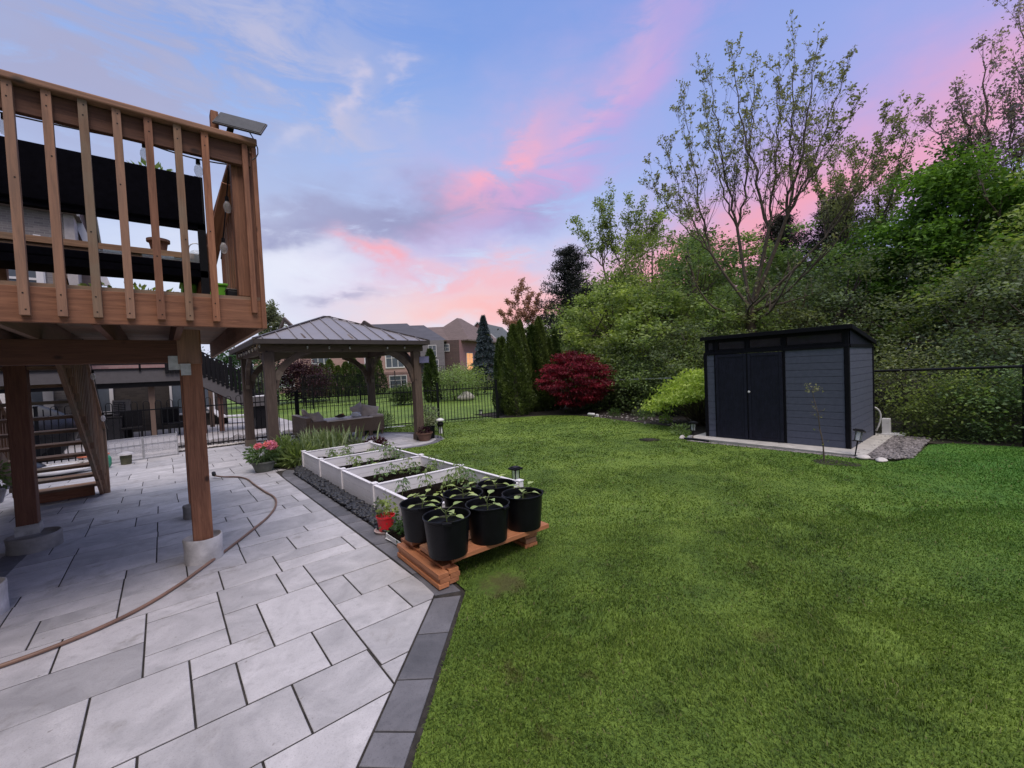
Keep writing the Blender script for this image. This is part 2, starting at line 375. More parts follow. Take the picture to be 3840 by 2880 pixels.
# ---------------------------------------------------------------- builders
class MB:
    def __init__(s): s.v = []; s.f = []; s.uv = []; s.mi = []
    def quad(s, pts, uv=None, mi=0):
        i = len(s.v); s.v += [tuple(p) for p in pts]; s.f.append(tuple(range(i, i+len(pts))))
        s.uv.append(uv or [(p[0], p[1]) for p in pts]); s.mi.append(mi)
    def box(s, c, d, rz=0, mi=0, M3=None, off=None):
        """box centre c, size d, grain along the longest side"""
        ax = max(range(3), key=lambda i: d[i]); o = [i for i in range(3) if i != ax]
        M3 = M3 or Matrix.Rotation(rz, 3, 'Z'); c = Vector(c)
        i0 = len(s.v); P = []
        for x in (-1, 1):
            for y in (-1, 1):
                for z in (-1, 1): P.append(Vector((x*d[0]/2, y*d[1]/2, z*d[2]/2)))
        s.v += [tuple(c + M3 @ p) for p in P]
        r = random.random()*5
        for f in ((0, 1, 3, 2), (4, 6, 7, 5), (0, 4, 5, 1), (2, 3, 7, 6), (0, 2, 6, 4), (1, 5, 7, 3)):
            s.f.append(tuple(i0+j for j in f)); s.mi.append(mi)
            s.uv.append([(P[j][ax]+r, P[j][o[0]]+P[j][o[1]]+r) for j in f])
        return s
    def bar(s, a, b, wd, th, up=(0, 0, 1), mi=0):
        """rectangular bar from a to b; wd across, th along up"""
        a, b = Vector(a), Vector(b); d = b-a; L = d.length; z = d/L
        u = Vector(up); x = u.cross(z)
        if x.length < 1e-4: x = Vector((1, 0, 0))
        x.normalize(); y = z.cross(x)
        M3 = Matrix((x, y, z)).transposed()
        return s.box((a+b)/2, (wd, th, L), M3=M3, mi=mi)
    def tube(s, pts, rad, n=6, mi=0, cap=True):
        pts = [Vector(p) for p in pts]
        if not hasattr(rad, '__len__'): rad = [rad]*len(pts)
        i0 = len(s.v); u = None; L = 0
        for k, p in enumerate(pts):
            d = (pts[min(k+1, len(pts)-1)]-pts[max(k-1, 0)])
            if d.length < 1e-9: d = Vector((0, 0, 1))
            d.normalize()
            if u is None: u = d.orthogonal().normalized()
            else:
                u = u - d*u.dot(d)
                u = u.normalized() if u.length > 1e-6 else d.orthogonal().normalized()
            v = d.cross(u)
            for j in range(n):
                t = 2*math.pi*j/n; s.v.append(tuple(p+(u*math.cos(t)+v*math.sin(t))*rad[k]))
        for k in range(len(pts)-1):
            L2 = L+(pts[k+1]-pts[k]).length
            for j in range(n):
                a = i0+k*n+j; b = i0+k*n+(j+1) % n
                s.f.append((a, b, b+n, a+n)); s.mi.append(mi); q = rad[k]*6.28/n
                s.uv.append([(L, j*q), (L, (j+1)*q), (L2, (j+1)*q), (L2, j*q)])
            L = L2
        if cap:
            for k in (0, len(pts)-1):
                r = tuple(i0+k*n+j for j in range(n)); r = r[::-1] if k == 0 else r
                s.f.append(r); s.mi.append(mi); s.uv.append([(0, 0)]*n)
        return s
    def lathe(s, prof, c=(0, 0, 0), n=24, mi=0):
        i0 = len(s.v)
        for r, z in prof:
            for j in range(n):
                t = 2*math.pi*j/n; s.v.append((c[0]+r*math.cos(t), c[1]+r*math.sin(t), c[2]+z))
        for k in range(len(prof)-1):
            for j in range(n):
                a = i0+k*n+j; b = i0+k*n+(j+1) % n
                s.f.append((a, b, b+n, a+n)); s.mi.append(mi); s.uv.append([(0, 0)]*4)
        for k in (0, len(prof)-1):
            if prof[k][0] > 1e-4:
                r = tuple(i0+k*n+j for j in range(n)); s.f.append(r[::-1] if k == 0 else r); s.mi.append(mi); s.uv.append([(0, 0)]*n)
        return s
    def blobby(s, c, r, seed=0, sub=2, amp=.12, mi=0, fl=0):
        bm = bmesh.new(); bmesh.ops.create_icosphere(bm, subdivisions=sub, radius=1)
        q = random.Random(seed); ph = [q.random()*6 for _ in range(6)]; i0 = len(s.v)
        for v in bm.verts:
            k = 1+amp*(math.sin(3*v.co.x+ph[0])+math.sin(3.7*v.co.y+ph[1])+math.sin(4*v.co.z+ph[2]))
            p = Vector((v.co.x*r[0]*k, v.co.y*r[1]*k, v.co.z*r[2]*k))
            s.v.append((c[0]+p.x, c[1]+p.y, c[2]+p.z))
        for f in bm.faces:
            s.f.append(tuple(i0+v.index for v in f.verts)); s.mi.append(mi); s.uv.append([(0, 0)]*3)
        bm.free(); return s
    def build(s, name, mat, parent=None, smooth=False, bevel=0):
        me = bpy.data.meshes.new(name); me.from_pydata(s.v, [], s.f)
        for m in (mat if isinstance(mat, (list, tuple)) else [mat]): me.materials.append(m)
        me.polygons.foreach_set('material_index', s.mi)
        uvl = me.uv_layers.new(name='UVMap'); fl = [c for f in s.uv for p in f for c in p]
        uvl.data.foreach_set('uv', fl)
        if smooth: me.polygons.foreach_set('use_smooth', [True]*len(s.f))
        me.update()
        o = bpy.data.objects.new(name, me); COL.objects.link(o)
        if parent is not None:
            o.parent = parent
            # vertices are written in world metres: cancel the ancestors' placement
            o.matrix_parent_inverse = WM(parent).inverted()
        if bevel:
            b = o.modifiers.new('bevel', 'BEVEL'); b.width = bevel; b.segments = 2; b.limit_method = 'ANGLE'; b.angle_limit = R(50)
        return o
def WM(o):
    m = Matrix.LocRotScale(o.location, o.rotation_euler, o.scale)
    return (WM(o.parent) @ o.matrix_parent_inverse @ m) if o.parent else m
def tag(o, label=None, cat=None, group=None, kind=None):
    if label: o['label'] = label
    if cat: o['category'] = cat
    if group: o['group'] = group
    if kind: o['kind'] = kind
    return o
def thing(name, label, cat, loc, group=None):
    o = bpy.data.objects.new(name, None); COL.objects.link(o); o.location = loc; o.empty_display_size = .2
    return tag(o, label, cat, group)
def copy_tree(o, loc, rz=0, scale=None, label=None, group=None):
    def rec(a, p):
        c = a.copy(); COL.objects.link(c)
        if p is not None: c.parent = p; c.matrix_parent_inverse = a.matrix_parent_inverse.copy()
        for ch in [x for x in list(COL.objects) if x.parent == a]: rec(ch, c)
        return c
    r = rec(o, None); r.location = loc; r.rotation_euler = (0, 0, rz)
    if scale is not None: r.scale = scale if hasattr(scale, '__len__') else (scale,)*3
    if label: r['label'] = label
    if group: r['group'] = group
    return r
def npmesh(name, V, F, mat, parent=None, tint=None, smooth=False):
    """V (n,3) float array, F (m,k) int array -> one mesh object, fast"""
    me = bpy.data.meshes.new(name); m_, k_ = F.shape
    me.vertices.add(len(V)); me.vertices.foreach_set('co', np.ascontiguousarray(V, dtype=np.float32).ravel())
    me.loops.add(m_*k_); me.loops.foreach_set('vertex_index', F.astype(np.int32).ravel())
    me.polygons.add(m_); me.polygons.foreach_set('loop_start', np.arange(0, m_*k_, k_, dtype=np.int32))
    me.polygons.foreach_set('loop_total', np.full(m_, k_, dtype=np.int32))
    me.materials.append(mat); me.update(calc_edges=True)
    if tint is not None:
        a = me.attributes.new('tint', 'FLOAT', 'POINT'); a.data.foreach_set('value', np.clip(tint, 0, 1).astype(np.float32))
    o = bpy.data.objects.new(name, me); COL.objects.link(o)
    if parent is not None: o.parent = parent; o.matrix_parent_inverse = WM(parent).inverted()
    return o
def leaves(name, P, size, mat, parent=None, tint=None, aspect=.55, droop=.3, seed=0, dirs=None, flat=0):
    """one leaf (two triangles folded on the midrib as one kite quad) at each point P"""
    q = np.random.default_rng(seed); n = len(P)
    a = q.normal(size=(n, 3)) if dirs is None else dirs + q.normal(size=(n, 3))*.45
    a[:, 2] -= droop; a /= np.linalg.norm(a, axis=1)[:, None]
    b = np.cross(a, q.normal(size=(n, 3))); b /= np.linalg.norm(b, axis=1)[:, None]
    if flat:   # leaf blades lie more or less level and catch the sky
        a[:, 2] *= .45; a /= np.linalg.norm(a, axis=1)[:, None]; b = np.cross(np.array([0, 0, 1.])+q.normal(size=(n, 3))*flat, a); b /= np.linalg.norm(b, axis=1)[:, None]
    c = np.cross(a, b)
    L = (size*q.uniform(.45, 1.6, n))[:, None]
    V = np.stack([P, P+a*L*.5+b*L*aspect*.5+c*L*.08, P+a*L, P+a*L*.5-b*L*aspect*.5+c*L*.08], 1).reshape(-1, 3)
    F = np.arange(4*n).reshape(n, 4)
    t = q.uniform(0, 1, n)*.55+.2 if tint is None else tint+q.uniform(-.16, .16, n)
    return npmesh(name, V, F, mat, parent, np.repeat(t, 4))
def curve(a, b, c, n=7):
    a, b, c = Vector(a), Vector(b), Vector(c)
    return [a*(1-t)**2+b*2*t*(1-t)+c*t*t for t in [i/(n-1) for i in range(n)]]
# ================================================================ ground, patio, lawn
def poly(name, pts, z, mat, kind='structure', thick=0):
    bm = bmesh.new(); vs = [bm.verts.new((x, y, z)) for x, y in pts]; f = bm.faces.new(vs)
    if thick:
        r = bmesh.ops.extrude_face_region(bm, geom=[f])
        for v in r['geom']:
            if isinstance(v, bmesh.types.BMVert): v.co.z -= thick
    bmesh.ops.recalc_face_normals(bm, faces=bm.faces)
    bmesh.ops.triangulate(bm, faces=bm.faces)
    me = bpy.data.meshes.new(name); bm.to_mesh(me); bm.free(); me.materials.append(mat)
    if not thick and me.polygons and me.polygons[0].normal.z < 0: me.flip_normals()
    o = bpy.data.objects.new(name, me); COL.objects.link(o)
    return tag(o, kind=kind)
M['farground'] = plain('far_grass', (.05, .085, .02, 1), .95, .35, .4)
M['forestfloor'] = plain('forest_floor', (.035, .032, .02, 1), 1, .5, 2, bmp=.02, bscale=15)
poly('ground', [(-300, -300), (300, -300), (300, 300), (-300, 300)], -.06, M['farground'])
poly('patio_base', [(-6, -5), (6.2, -5), (6.2, 13.3), (-6, 13.3)], -.0055, M['joint'])
poly('forest_floor', [(10.0, -30), (60, -30), (60, 40), (10.9, 40), (10.9, 6), (10.3, 1), (10.3, -.1)], -.004, M['forestfloor'])

def clip(pts, a, b, c):
    """keep a*x+b*y<=c"""
    out = []
    for i in range(len(pts)):
        p, q = pts[i], pts[(i+1) % len(pts)]; fp, fq = a*p[0]+b*p[1]-c, a*q[0]+b*q[1]-c
        if fp <= 0: out.append(p)
        if fp*fq < 0:
            t = fp/(fp-fq); out.append((p[0]+(q[0]-p[0])*t, p[1]+(q[1]-p[1])*t))
    return out
def slab(mb, pts, z=0, g=.0052, th=.05, bev=.003):
    """a paving slab: polygon pulled in by the joint, chamfered, a little uneven"""
    n = len(pts)
    if n < 3: return
    ar = sum(pts[i][0]*pts[(i+1) % n][1]-pts[(i+1) % n][0]*pts[i][1] for i in range(n))/2
    if abs(ar) < .003: return
    if ar < 0: pts = pts[::-1]
    def inset(P, d):
        o = []
        for i in range(len(P)):
            p0, p1, p2 = Vector(P[i-1]), Vector(P[i]), Vector(P[(i+1) % len(P)])
            e1, e2 = (p1-p0), (p2-p1)
            if e1.length < 1e-5 or e2.length < 1e-5: o.append(tuple(p1)); continue
            n1 = Vector((-e1.y, e1.x)).normalized(); n2 = Vector((-e2.y, e2.x)).normalized()
            m = (n1+n2); m = m/max(.3, m.dot(n1)) if m.length > 1e-4 else n1
            o.append((p1.x+m.x*d, p1.y+m.y*d))
        return o
    A = inset(pts, g); B = inset(pts, g+bev)
    tz = random.uniform(-.0015, .0015)
    i0 = len(mb.v)
    for P, zz in ((A, z-th), (A, z-bev*.7+tz), (B, z+tz)):
        for p in P: mb.v.append((p[0], p[1], zz))
    for k in range(2):
        for i in range(n):
            a = i0+k*n+i; b = i0+k*n+(i+1) % n; mb.f.append((a, b, b+n, a+n)); mb.uv.append([(0, 0)]*4); mb.mi.append(0)
    mb.f.append(tuple(i0+2*n+i for i in range(n))); mb.uv.append([(0, 0)]*n); mb.mi.append(0)
# the slabs near the photographer follow the real laying pattern
X = {-2: -.375, -1: -.17, 0: .035, 1: .24, 2: .44, 3: .645, 4: .852, 5: 1.05, 6: 1.25, 7: 1.47}
NEAR = [(-.17, .24, 3.10, 3.33), (-.17, .24, 3.33, 3.79), (-.17, .24, 3.79, 3.96), (.24, .44, 3.10, 3.53), (.44, .852, 2.88, 3.53),
        (.035, .44, 2.88, 3.10), (.035, .24, 2.46, 2.88), (.24, .645, 2.46, 2.88), (.645, .852, 2.46, 2.88), (-.375, .035, 2.46, 3.10),
        (-.17, .44, 2.05, 2.46), (.44, .845, 2.05, 2.46), (.24, .645, 3.53, 3.96), (.645, .852, 3.53, 3.96), (.852, 1.05, 3.10, 3.53),
        (1.05, 1.47, 3.10, 3.53), (.852, 1.25, 2.68, 3.10), (1.25, 1.47, 2.68, 3.10), (.852, 1.47, 2.27, 2.68), (.845, 1.2, 2.05, 2.27),
        (.852, 1.47, 3.53, 3.96), (-.78, -.17, 3.10, 3.53), (-.78, -.375, 2.67, 3.10), (-.78, -.375, 2.46, 2.67), (-.58, -.17, 3.53, 3.96),
        (-.99, -.58, 3.53, 3.96), (.24, .845, 1.64, 2.05), (-.17, .24, 1.64, 2.05), (-.78, -.17, 2.05, 2.46), (-.78, -.17, 1.64, 2.05),
        (-1.2, -.78, 3.10, 3.53), (-1.4, -.78, 2.67, 3.10), (-1.2, -.78, 2.05, 2.67), (-1.2, -.78, 1.64, 2.05)]
mb = MB()
def put(x0, x1, y0, y1, g=.0052):
    P = [(x0, y0), (x1, y0), (x1, y1), (x0, y1)]
    # cut along the diagonal border: inside is up-left of the line (.53,1.74)-(1.43,2.70)
    P = clip(P, .96, -.90, .96*.53-.90*1.74-.004*1.3)
    if y0 < 8: P = clip(P, 1, 0, 1.462)
    slab(mb, P, 0, g)
for r_ in NEAR: put(*r_)
q = random.Random(3)
rowd = [(3.96, .43), (4.39, .43), (4.82, .21), (5.03, .43), (5.46, .43), (5.89, .21), (6.10, .43), (6.53, .43), (6.96, .43), (7.39, .21), (7.60, .43),
        (8.03, .43), (8.46, .43), (8.89, .21), (9.10, .43), (9.53, .43), (9.96, .43), (10.39, .21), (10.6, .43), (11.03, .43), (11.46, .43), (11.89, .21), (12.1, .43), (12.53, .43)]
for y, h in rowd:
    x = -3.2 - q.choice([0, .2, .4]); xe = 1.47 if y < 8.2 else 5.9
    if y > 8.2 and y < 9.0: xe = 5.6
    while x < xe:
        wd = q.choice([.615, .615, .82, .41] if h > .3 else [.41, .615])
        x1 = min(x+wd, xe)
        if xe-x1 < .12: x1 = xe
        if h > .3 and q.random() < .22 and x1-x > .5:
            put(x, x1, y, y+h/2); put(x, x1, y+h/2, y+h)
        elif h > .3 and wd < .5 and q.random() < .3:
            put(x, x1, y, y+h/2); put(x, x1, y+h/2, y+h)
        else: put(x, x1, y, y+h)
        x = x1
for y, h in [(3.53, .43), (3.10, .43), (2.67, .43), (2.05, .62), (1.64, .41), (1.21, .43), (.78, .43), (.35, .43), (-.08, .43), (-.51, .43), (-.94, .43), (-1.37, .43)]:
    xs = -3.4; xe = {3.53: -.99, 3.10: -1.2, 2.67: -1.4, 2.05: -1.2, 1.64: -1.2}.get(y, 1.6)
    while xs < xe:
        x1 = min(xs+q.choice([.41, .615, .82]), xe)
        if xe-x1 < .15: x1 = xe
        put(xs, x1, y, y+h); xs = x1
tag(mb.build('patio', M['slab']), kind='structure')
# charcoal border course
mb = MB()
def border(I, O, cuts):
    """walk two matching polylines and lay pavers between them"""
    def at(P, t):
        L = [0]
        for i in range(len(P)-1): L.append(L[-1]+math.dist(P[i], P[i+1]))
        s = t*L[-1]
        for i in range(len(P)-1):
            if s <= L[i+1]+1e-9:
                u = (s-L[i])/(L[i+1]-L[i]); return (P[i][0]+(P[i+1][0]-P[i][0])*u, P[i][1]+(P[i+1][1]-P[i][1])*u)
        return P[-1]
    for a, b in zip(cuts[:-1], cuts[1:]):
        m = (a+b)/2
        slab(mb, [at(I, a), at(I, m), at(I, b), at(O, b), at(O, m), at(O, a)] if abs(at(I, m)[0]-(at(I, a)[0]+at(I, b)[0])/2) > .004 else [at(I, a), at(I, b), at(O, b), at(O, a)], .003, .005)
dg = [0, .085, .20, .32, .43, .53, .64, .74, .86, 1]
border([(-3.4, -2.45), (.53, 1.74)], [(-3.25, -2.58), (.67, 1.6)], [i/14 for i in range(15)])
border([(.53, 1.74), (1.43, 2.70)], [(.67, 1.6), (1.60, 2.595)], [0, .13, .37, .66, .975])
border([(1.43, 2.70), (1.47, 3.2), (1.47, 7.4)], [(1.61, 2.62), (1.655, 3.2), (1.655, 7.4)], [0, .09, .18, .26, .35, .43, .50, .59, .68, .77, .86, .93, 1])
border([(1.47, 7.4), (1.47, 7.9), (1.52, 8.2), (1.64, 8.45), (1.85, 8.66)], [(1.655, 7.4), (1.65, 7.8), (1.69, 8.05), (1.77, 8.25), (1.95, 8.42)], [0, .3, .52, .76, 1])
arc = [(4.0, 8.56), (4.4, 8.5), (4.85, 8.65), (5.25, 9.0), (5.45, 9.5), (5.45, 10.2), (5.3, 10.8), (5.0, 11.4), (4.6, 12.0)]
inn = [(4.0, 8.74), (4.38, 8.69), (4.76, 8.82), (5.1, 9.12), (5.26, 9.55), (5.26, 10.15), (5.12, 10.72), (4.84, 11.3), (4.45, 11.9)]
border(inn, arc, [i/14 for i in range(15)])
border([(-1.32, 2), (-1.1, 6.4)], [(-1.52, 2), (-1.3, 6.4)], [i/8 for i in range(9)])
tag(mb.build('patio_border', M['border']), kind='structure')
LAWN = [(-2.6, -2.0), (.70, 1.585), (1.625, 2.585), (1.66, 2.9), (1.665, 3.45), (2.0, 3.45), (3.2, 3.5), (3.2, 8.3), (3.7, 8.6), (4.02, 8.55), (4.4, 8.49), (4.86, 8.64),
        (5.26, 8.99), (5.46, 9.5), (5.46, 10.2), (5.31, 10.81), (5.01, 11.41), (4.5, 12.1), (4.3, 12.9), (8.7, 11.36), (9.0, 11.1), (9.5, 10.75), (10.2, 10.35), (10.6, 9.6), (10.52, 8.4),
        (10.2, 7.3), (9.98, 6.2), (9.75, 5.3), (9.35, 4.8), (8.75, 4.55), (8.45, 4.42), (8.24, 3.6), (8.18, 1.75), (8.12, 1.5), (8.2, 1.15), (8.6, 1.0), (9.3, .97), (10.05, .96), (10.4, .7),
        (10.55, -.2), (10.3, -3.5), (9, -9), (2, -12), (-8, -12)]
poly('lawn', LAWN, .008, M['lawn'])
poly('flower_bed', [(1.66, 8.42), (1.95, 8.42), (3.2, 8.42), (3.7, 8.62), (4.0, 8.7), (3.9, 9.25), (2.9, 9.45), (1.75, 9.4), (1.45, 8.9)], .007, M['mulch'])
poly('bed_soil', [(1.66, 3.45), (3.19, 3.45), (3.19, 8.41), (1.66, 8.41)], .002, M['mulch'])
poly('garden_bed', [(8.72, 11.3), (9.0, 11.1), (9.5, 10.75), (10.2, 10.35), (10.6, 9.6), (10.52, 8.4), (10.2, 7.3), (9.98, 6.2), (9.75, 5.3), (9.35, 4.8), (8.75, 4.5), (12, 4.5), (12.4, 9), (12.6, 13), (9, 13)], .003, M['mulch'])
poly('neighbour_lawn', [(3.9, 13.4), (8.7, 11.42), (9, 13.2), (12.6, 13.2), (60, 60), (20, 64), (-5, 64), (-5, 30), (1.5, 24.5), (3.9, 21.5)], .004, M['lawn'])
mp = poly('neighbour_patio', [(-9, 13.45), (3.9, 13.45), (3.9, 21.5), (1.5, 24.5), (-9, 24.5)], .001, plain('pale_concrete', (.36, .35, .36, 1), .9, .2, 1.5))

# pebbles and gravel: far too many to count
def stones(name, pts, mat, s0, s1, lab, flat=.6, seed=1, z0=.01, shapes=5):
    qq = random.Random(seed); V = []; Fs = []; n0 = 0
    prot = []
    for k in range(shapes):
        m = MB().blobby((0, 0, 0), (1, .7, flat*.7), k+seed, 2 if len(pts) < 2500 else 1, .07); prot.append((np.array(m.v), np.array(m.f)))
    for p in pts:
        v, f = prot[qq.randrange(shapes)]; s = qq.uniform(s0, s1)
        M3 = np.array(Matrix.Rotation(qq.random()*6.28, 3, 'Z') @ Matrix.Rotation(qq.uniform(-.5, .5), 3, 'X'))
        V.append(v@M3.T*s+np.array([p[0], p[1], (p[2] if len(p) > 2 else z0)+s*flat*.4])); Fs.append(f+n0); n0 += len(v)
    o = npmesh(name, np.concatenate(V), np.concatenate(Fs), mat); o.data.polygons.foreach_set('use_smooth', [True]*len(o.data.polygons))
    return tag(o, lab, name.replace('_', ' '), kind='stuff')
P = []
for i in range(1700):
    y = q.uniform(3.7, 8.4); x = q.uniform(1.66, 1.86) if y < 7.9 else q.uniform(1.66+(y-7.9)*.3, 1.95)
    P.append((x, y, .005+.03*q.random()))
stones('black_pebbles', P, M['pebble'], .024, .042, 'black rounded pebbles between the white planters and the charcoal border')
P = []
for i in range(5200):
    x = q.uniform(8.15, 10.75); y = q.uniform(1.0, 1.75)
    if y < 1.0+max(0, .45-(x-8.12)*.9) or (8.45 < x < 10.6 and y > 1.66): continue
    if y > 1.42+.0*x and x < 8.4: continue
    P.append((x, y, .0+.02*q.random()))
for i in range(700): P.append((q.uniform(8.16, 8.24), q.uniform(1.6, 4.3), .003))
stones('shed_gravel', P, M['gravel'], .012, .032, 'grey and pinkish gravel around the right side of the shed', seed=9)
P = []
for i in range(900):
    t = q.random(); P.append((-2+t*5.3, 13.22-(.0 if t < .8 else (t-.8)*1.0)+q.uniform(-.16, .12), .01))
stones('white_stones', P, M['stone'], .03, .065, 'white river stones along the foot of the iron fence', seed=4)
P = [(q.uniform(-1.5, 3.2), 13.6+abs(q.gauss(0, .5)), .01) for i in range(420)]
stones('field_stones', P, M['gravel'], .05, .12, 'rough stones on the neighbour side of the iron fence', seed=14)
# ================================================================ own deck
DZ = 2.2; RY = 3.55; RX = .60      # deck floor height, front rim line, right rim line
deck = thing('wooden_deck', 'raised reddish cedar deck with railing and open stairs over the patio', 'deck', (-.5, 5, 0))
C_ = M['cedar']
MB().box((-1.35, RY, 2.095), (3.9, .04, .20)).build('rim_board', C_, deck, bevel=.003)
MB().box((RX, 5.6, 2.095), (.04, 4.1, .20)).build('rim_board', C_, deck, bevel=.003)
mb = MB(); x = -3.3
yy = RY+.02
while yy < 7.6:
    mb.box((-1.35, yy+.068, DZ+.012), (3.92, .136, .025)); yy += .143
mb.build('decking', M['cedar_grey'], deck)
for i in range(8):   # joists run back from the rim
    MB().box((-2.9+i*.41+.15, 5.6, 2.09), (.04, 4.0, .19)).build('joist', M['cedar_dark_shade'], deck)
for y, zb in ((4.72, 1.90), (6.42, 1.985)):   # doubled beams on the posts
    mb = MB(); mb.box((-1.4, y-.04, zb), (3.3, .04, .19)); mb.box((-1.4, y+.04, zb), (3.3, .04, .19)); mb.build('beam', M['cedar_dark_shade'], deck, bevel=.003)
mb = MB(); mb.box((.2, 4.72, 1.94), (.16, .15, .30)); mb.box((.285, 4.72, 1.94), (.012, .1, .3)); mb.build('beam_end_block', C_, deck, bevel=.003)
mb = MB(); mb.box((.10, 4.655, 1.80), (.09, .006, .12)); mb.box((.17, 4.625, 1.74), (.07, .004, .1)); mb.build('bracket', M['galv'], deck)
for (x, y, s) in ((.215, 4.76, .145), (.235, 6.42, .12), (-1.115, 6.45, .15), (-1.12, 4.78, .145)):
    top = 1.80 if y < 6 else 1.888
    p = MB().box((x, y, (top+.16)/2+.02), (s, s, top-.16)).build('support_post', C_ if x > -1 else M['cedar_dark_shade'], deck, bevel=.006)  # left posts get the dark cedar as painted shade
    if s > .146: MB().box((x, y, .22), (s+.02, s+.02, .1)).build('post_base', M['galv'], p)
# concrete piers in white sleeves
def pier(x, y, r, h, mat, lab=None, low=0):
    m = MB().lathe([(r*1.0, 0), (r, .02), (r*.985, h*.55), (r*1.01, h-.01), (r*.985, h), (r*.93, h+.002), (r*.93, h-.03), (.0, h-.035)], (x, y, -.02), 40)
    for i, v in enumerate(m.v):
        a = math.atan2(v[1]-y, v[0]-x); d = 1+.012*math.sin(3*a+v[2]*20)+.008*math.sin(7*a)
        m.v[i] = (x+(v[0]-x)*d, y+(v[1]-y)*d, v[2]+.004*math.sin(2*a+1))
    o = m.build('pier', mat, deck, smooth=True); 
    if lab: o['label'] = lab
    return o
pier(.215, 4.79, .148, .235, M['sleeve'], 'white sleeved concrete pier')
pier(.235, 6.42, .125, .17, M['conc'])
pier(-1.09, 6.48, .20, .17, M['conc'], 'wide low concrete pier')
pier(-1.12, 4.80, .16, .24, M['sleeve'])
# front railing
for i in range(13):
    x = .314-.145*i
    mb = MB().box((x, RY-.04, 2.68), (.04, .04, 1.30))
    # slanted foot: lower end cut
    for z_ in (3.27, 3.21, 2.15, 2.06, random.uniform(2.4, 3.0)): mb.box((x+random.uniform(-.006, .006), RY-.0605, z_), (.007, .002, .007), mi=1)
    mb.build('baluster', [M['cedar_grey'] if i % 3 == 1 else C_, M['black']], deck)
for i in range(14):
    y = RY+.12+.147*i
    MB().box((RX+.0, y, 2.68), (.04, .04, 1.25)).build('baluster', C_, deck, bevel=.003)
MB().box((-1.36, RY-.0, 3.225), (3.88, .04, .14)).build('top_rail_board', M['cedar_dark_shade'], deck, bevel=.003)
MB().box((RX-.05, 5.0, 3.225), (.04, 2.8, .14)).build('top_rail_board', M['cedar_dark_shade'], deck, bevel=.003)
MB().box((-1.375, RY-.01, 3.32), (3.99, .14, .04)).build('handrail', C_, deck, bevel=.008)
MB().box((RX-.045, 5.02, 3.3185), (.13, 2.76, .04)).build('handrail', C_, deck, bevel=.008)
MB().box((RX-.09, RY+.08, 2.765), (.09, .09, 1.07)).build('corner_post', C_, deck, bevel=.004)
MB().box((RX+.002, RY-.032, 2.64), (.03, .022, 1.30)).build('corner_trim', C_, deck, bevel=.003)
MB().box((RX-.055, RY-.03, 2.70), (.035, .035, 1.2)).build('corner_trim', C_, deck, bevel=.003)
MB().box((RX-.05, RY+.3, 2.765), (.09, .09, 1.07)).build('railing_post', C_, deck, bevel=.004)
MB().box((-2.0, RY+.075, 2.765), (.09, .09, 1.07)).build('railing_post', C_, deck, bevel=.004)
MB().bar((.31, RY+.95, 2.35), (.50, RY+.5, 3.2), .04, .09, (1, 0, 0)).build('brace', C_, deck, bevel=.003)
# the house the deck is fixed to stands just outside the picture and shades the boards
oh = thing('own_house', 'buff brick wall of the house the cedar deck is attached to', 'house', (-5.5, 3, 0))
MB().box((-7.0, 2.9, 3.4), (7.4, 17.4, 6.9)).build('wall', brickm('house_brick', (.2, .17, .15, 1), (.3, .26, .24, 1), (.3, .28, .27, 1)), oh)
mb = MB(); Pr = [(-11.2, -6.3, 6.85), (-2.8, -6.3, 6.85), (-2.8, 12.1, 6.85), (-11.2, 12.1, 6.85), (-7, -2, 9.6), (-7, 8, 9.6)]
for f in ((0, 1, 4), (1, 2, 5, 4), (2, 3, 5), (3, 0, 4, 5), (3, 2, 1, 0)): mb.quad([Pr[i] for i in f])
mb.build('roof', shinglem('house_shingles', (.12, .10, .10, 1)), oh)
for y, z, w_, h in ((4.6, 3.25, 1.8, 2.1), (0, 3.6, 1.4, 1.4), (8.5, 3.6, 1.4, 1.4), (1.5, 1.1, 1.2, 1.2)):
    f = MB().box((-3.28, y, z), (.06, w_+.16, h+.16)).build('window', M['trim'], oh); MB().box((-3.26, y, z), (.06, w_, h)).build('pane', M['winglass'], f)
# stairs
st = MB().box((-1.2, 9.02, .085), (.66, .04, .17)).build('staircase', C_, deck); st['label'] = 'open wooden stairs going up under the deck'
run, rise = .272, .187
def sp(k): return (9.0-run*k, rise*(k+1))
for x in (-.79, -1.58):
    mb = MB(); y0, z0 = 9.12, -.0; y1, z1 = 9.0-run*11, rise*11.3
    mb.bar((x, y0, z0+.02), (x, y1, z1+.02), .04, .235, (0, 0, 1)).build('stringer', M['cedar_grey'], st)
for k in range(11):
    y, z = sp(k)
    mb = MB(); mb.box((-1.19, y-.065, z-.02), (.76, .13, .035)); mb.box((-1.19, y+.075, z-.02), (.76, .13, .035)); mb.build('tread', M['cedar_grey'], st, bevel=.002)
for x in (-.745, -1.625):
    mb = MB()
    mb.bar((x, 9.05, .97), (x, 6.0, .97+3.05*rise/run), .09, .04).build('handrail', M['cedar_grey'], st, bevel=.003)
    MB().box((x, 9.03, .49), (.09, .09, .98)).build('newel_post', M['cedar_grey'], st, bevel=.003)
    for k in range(22):
        y = 8.93-k*.135; zb = (9.12-y)*rise/run-.08
        MB().box((x, y, zb+.52), (.038, .038, .98)).build('baluster', M['cedar_grey'], st)
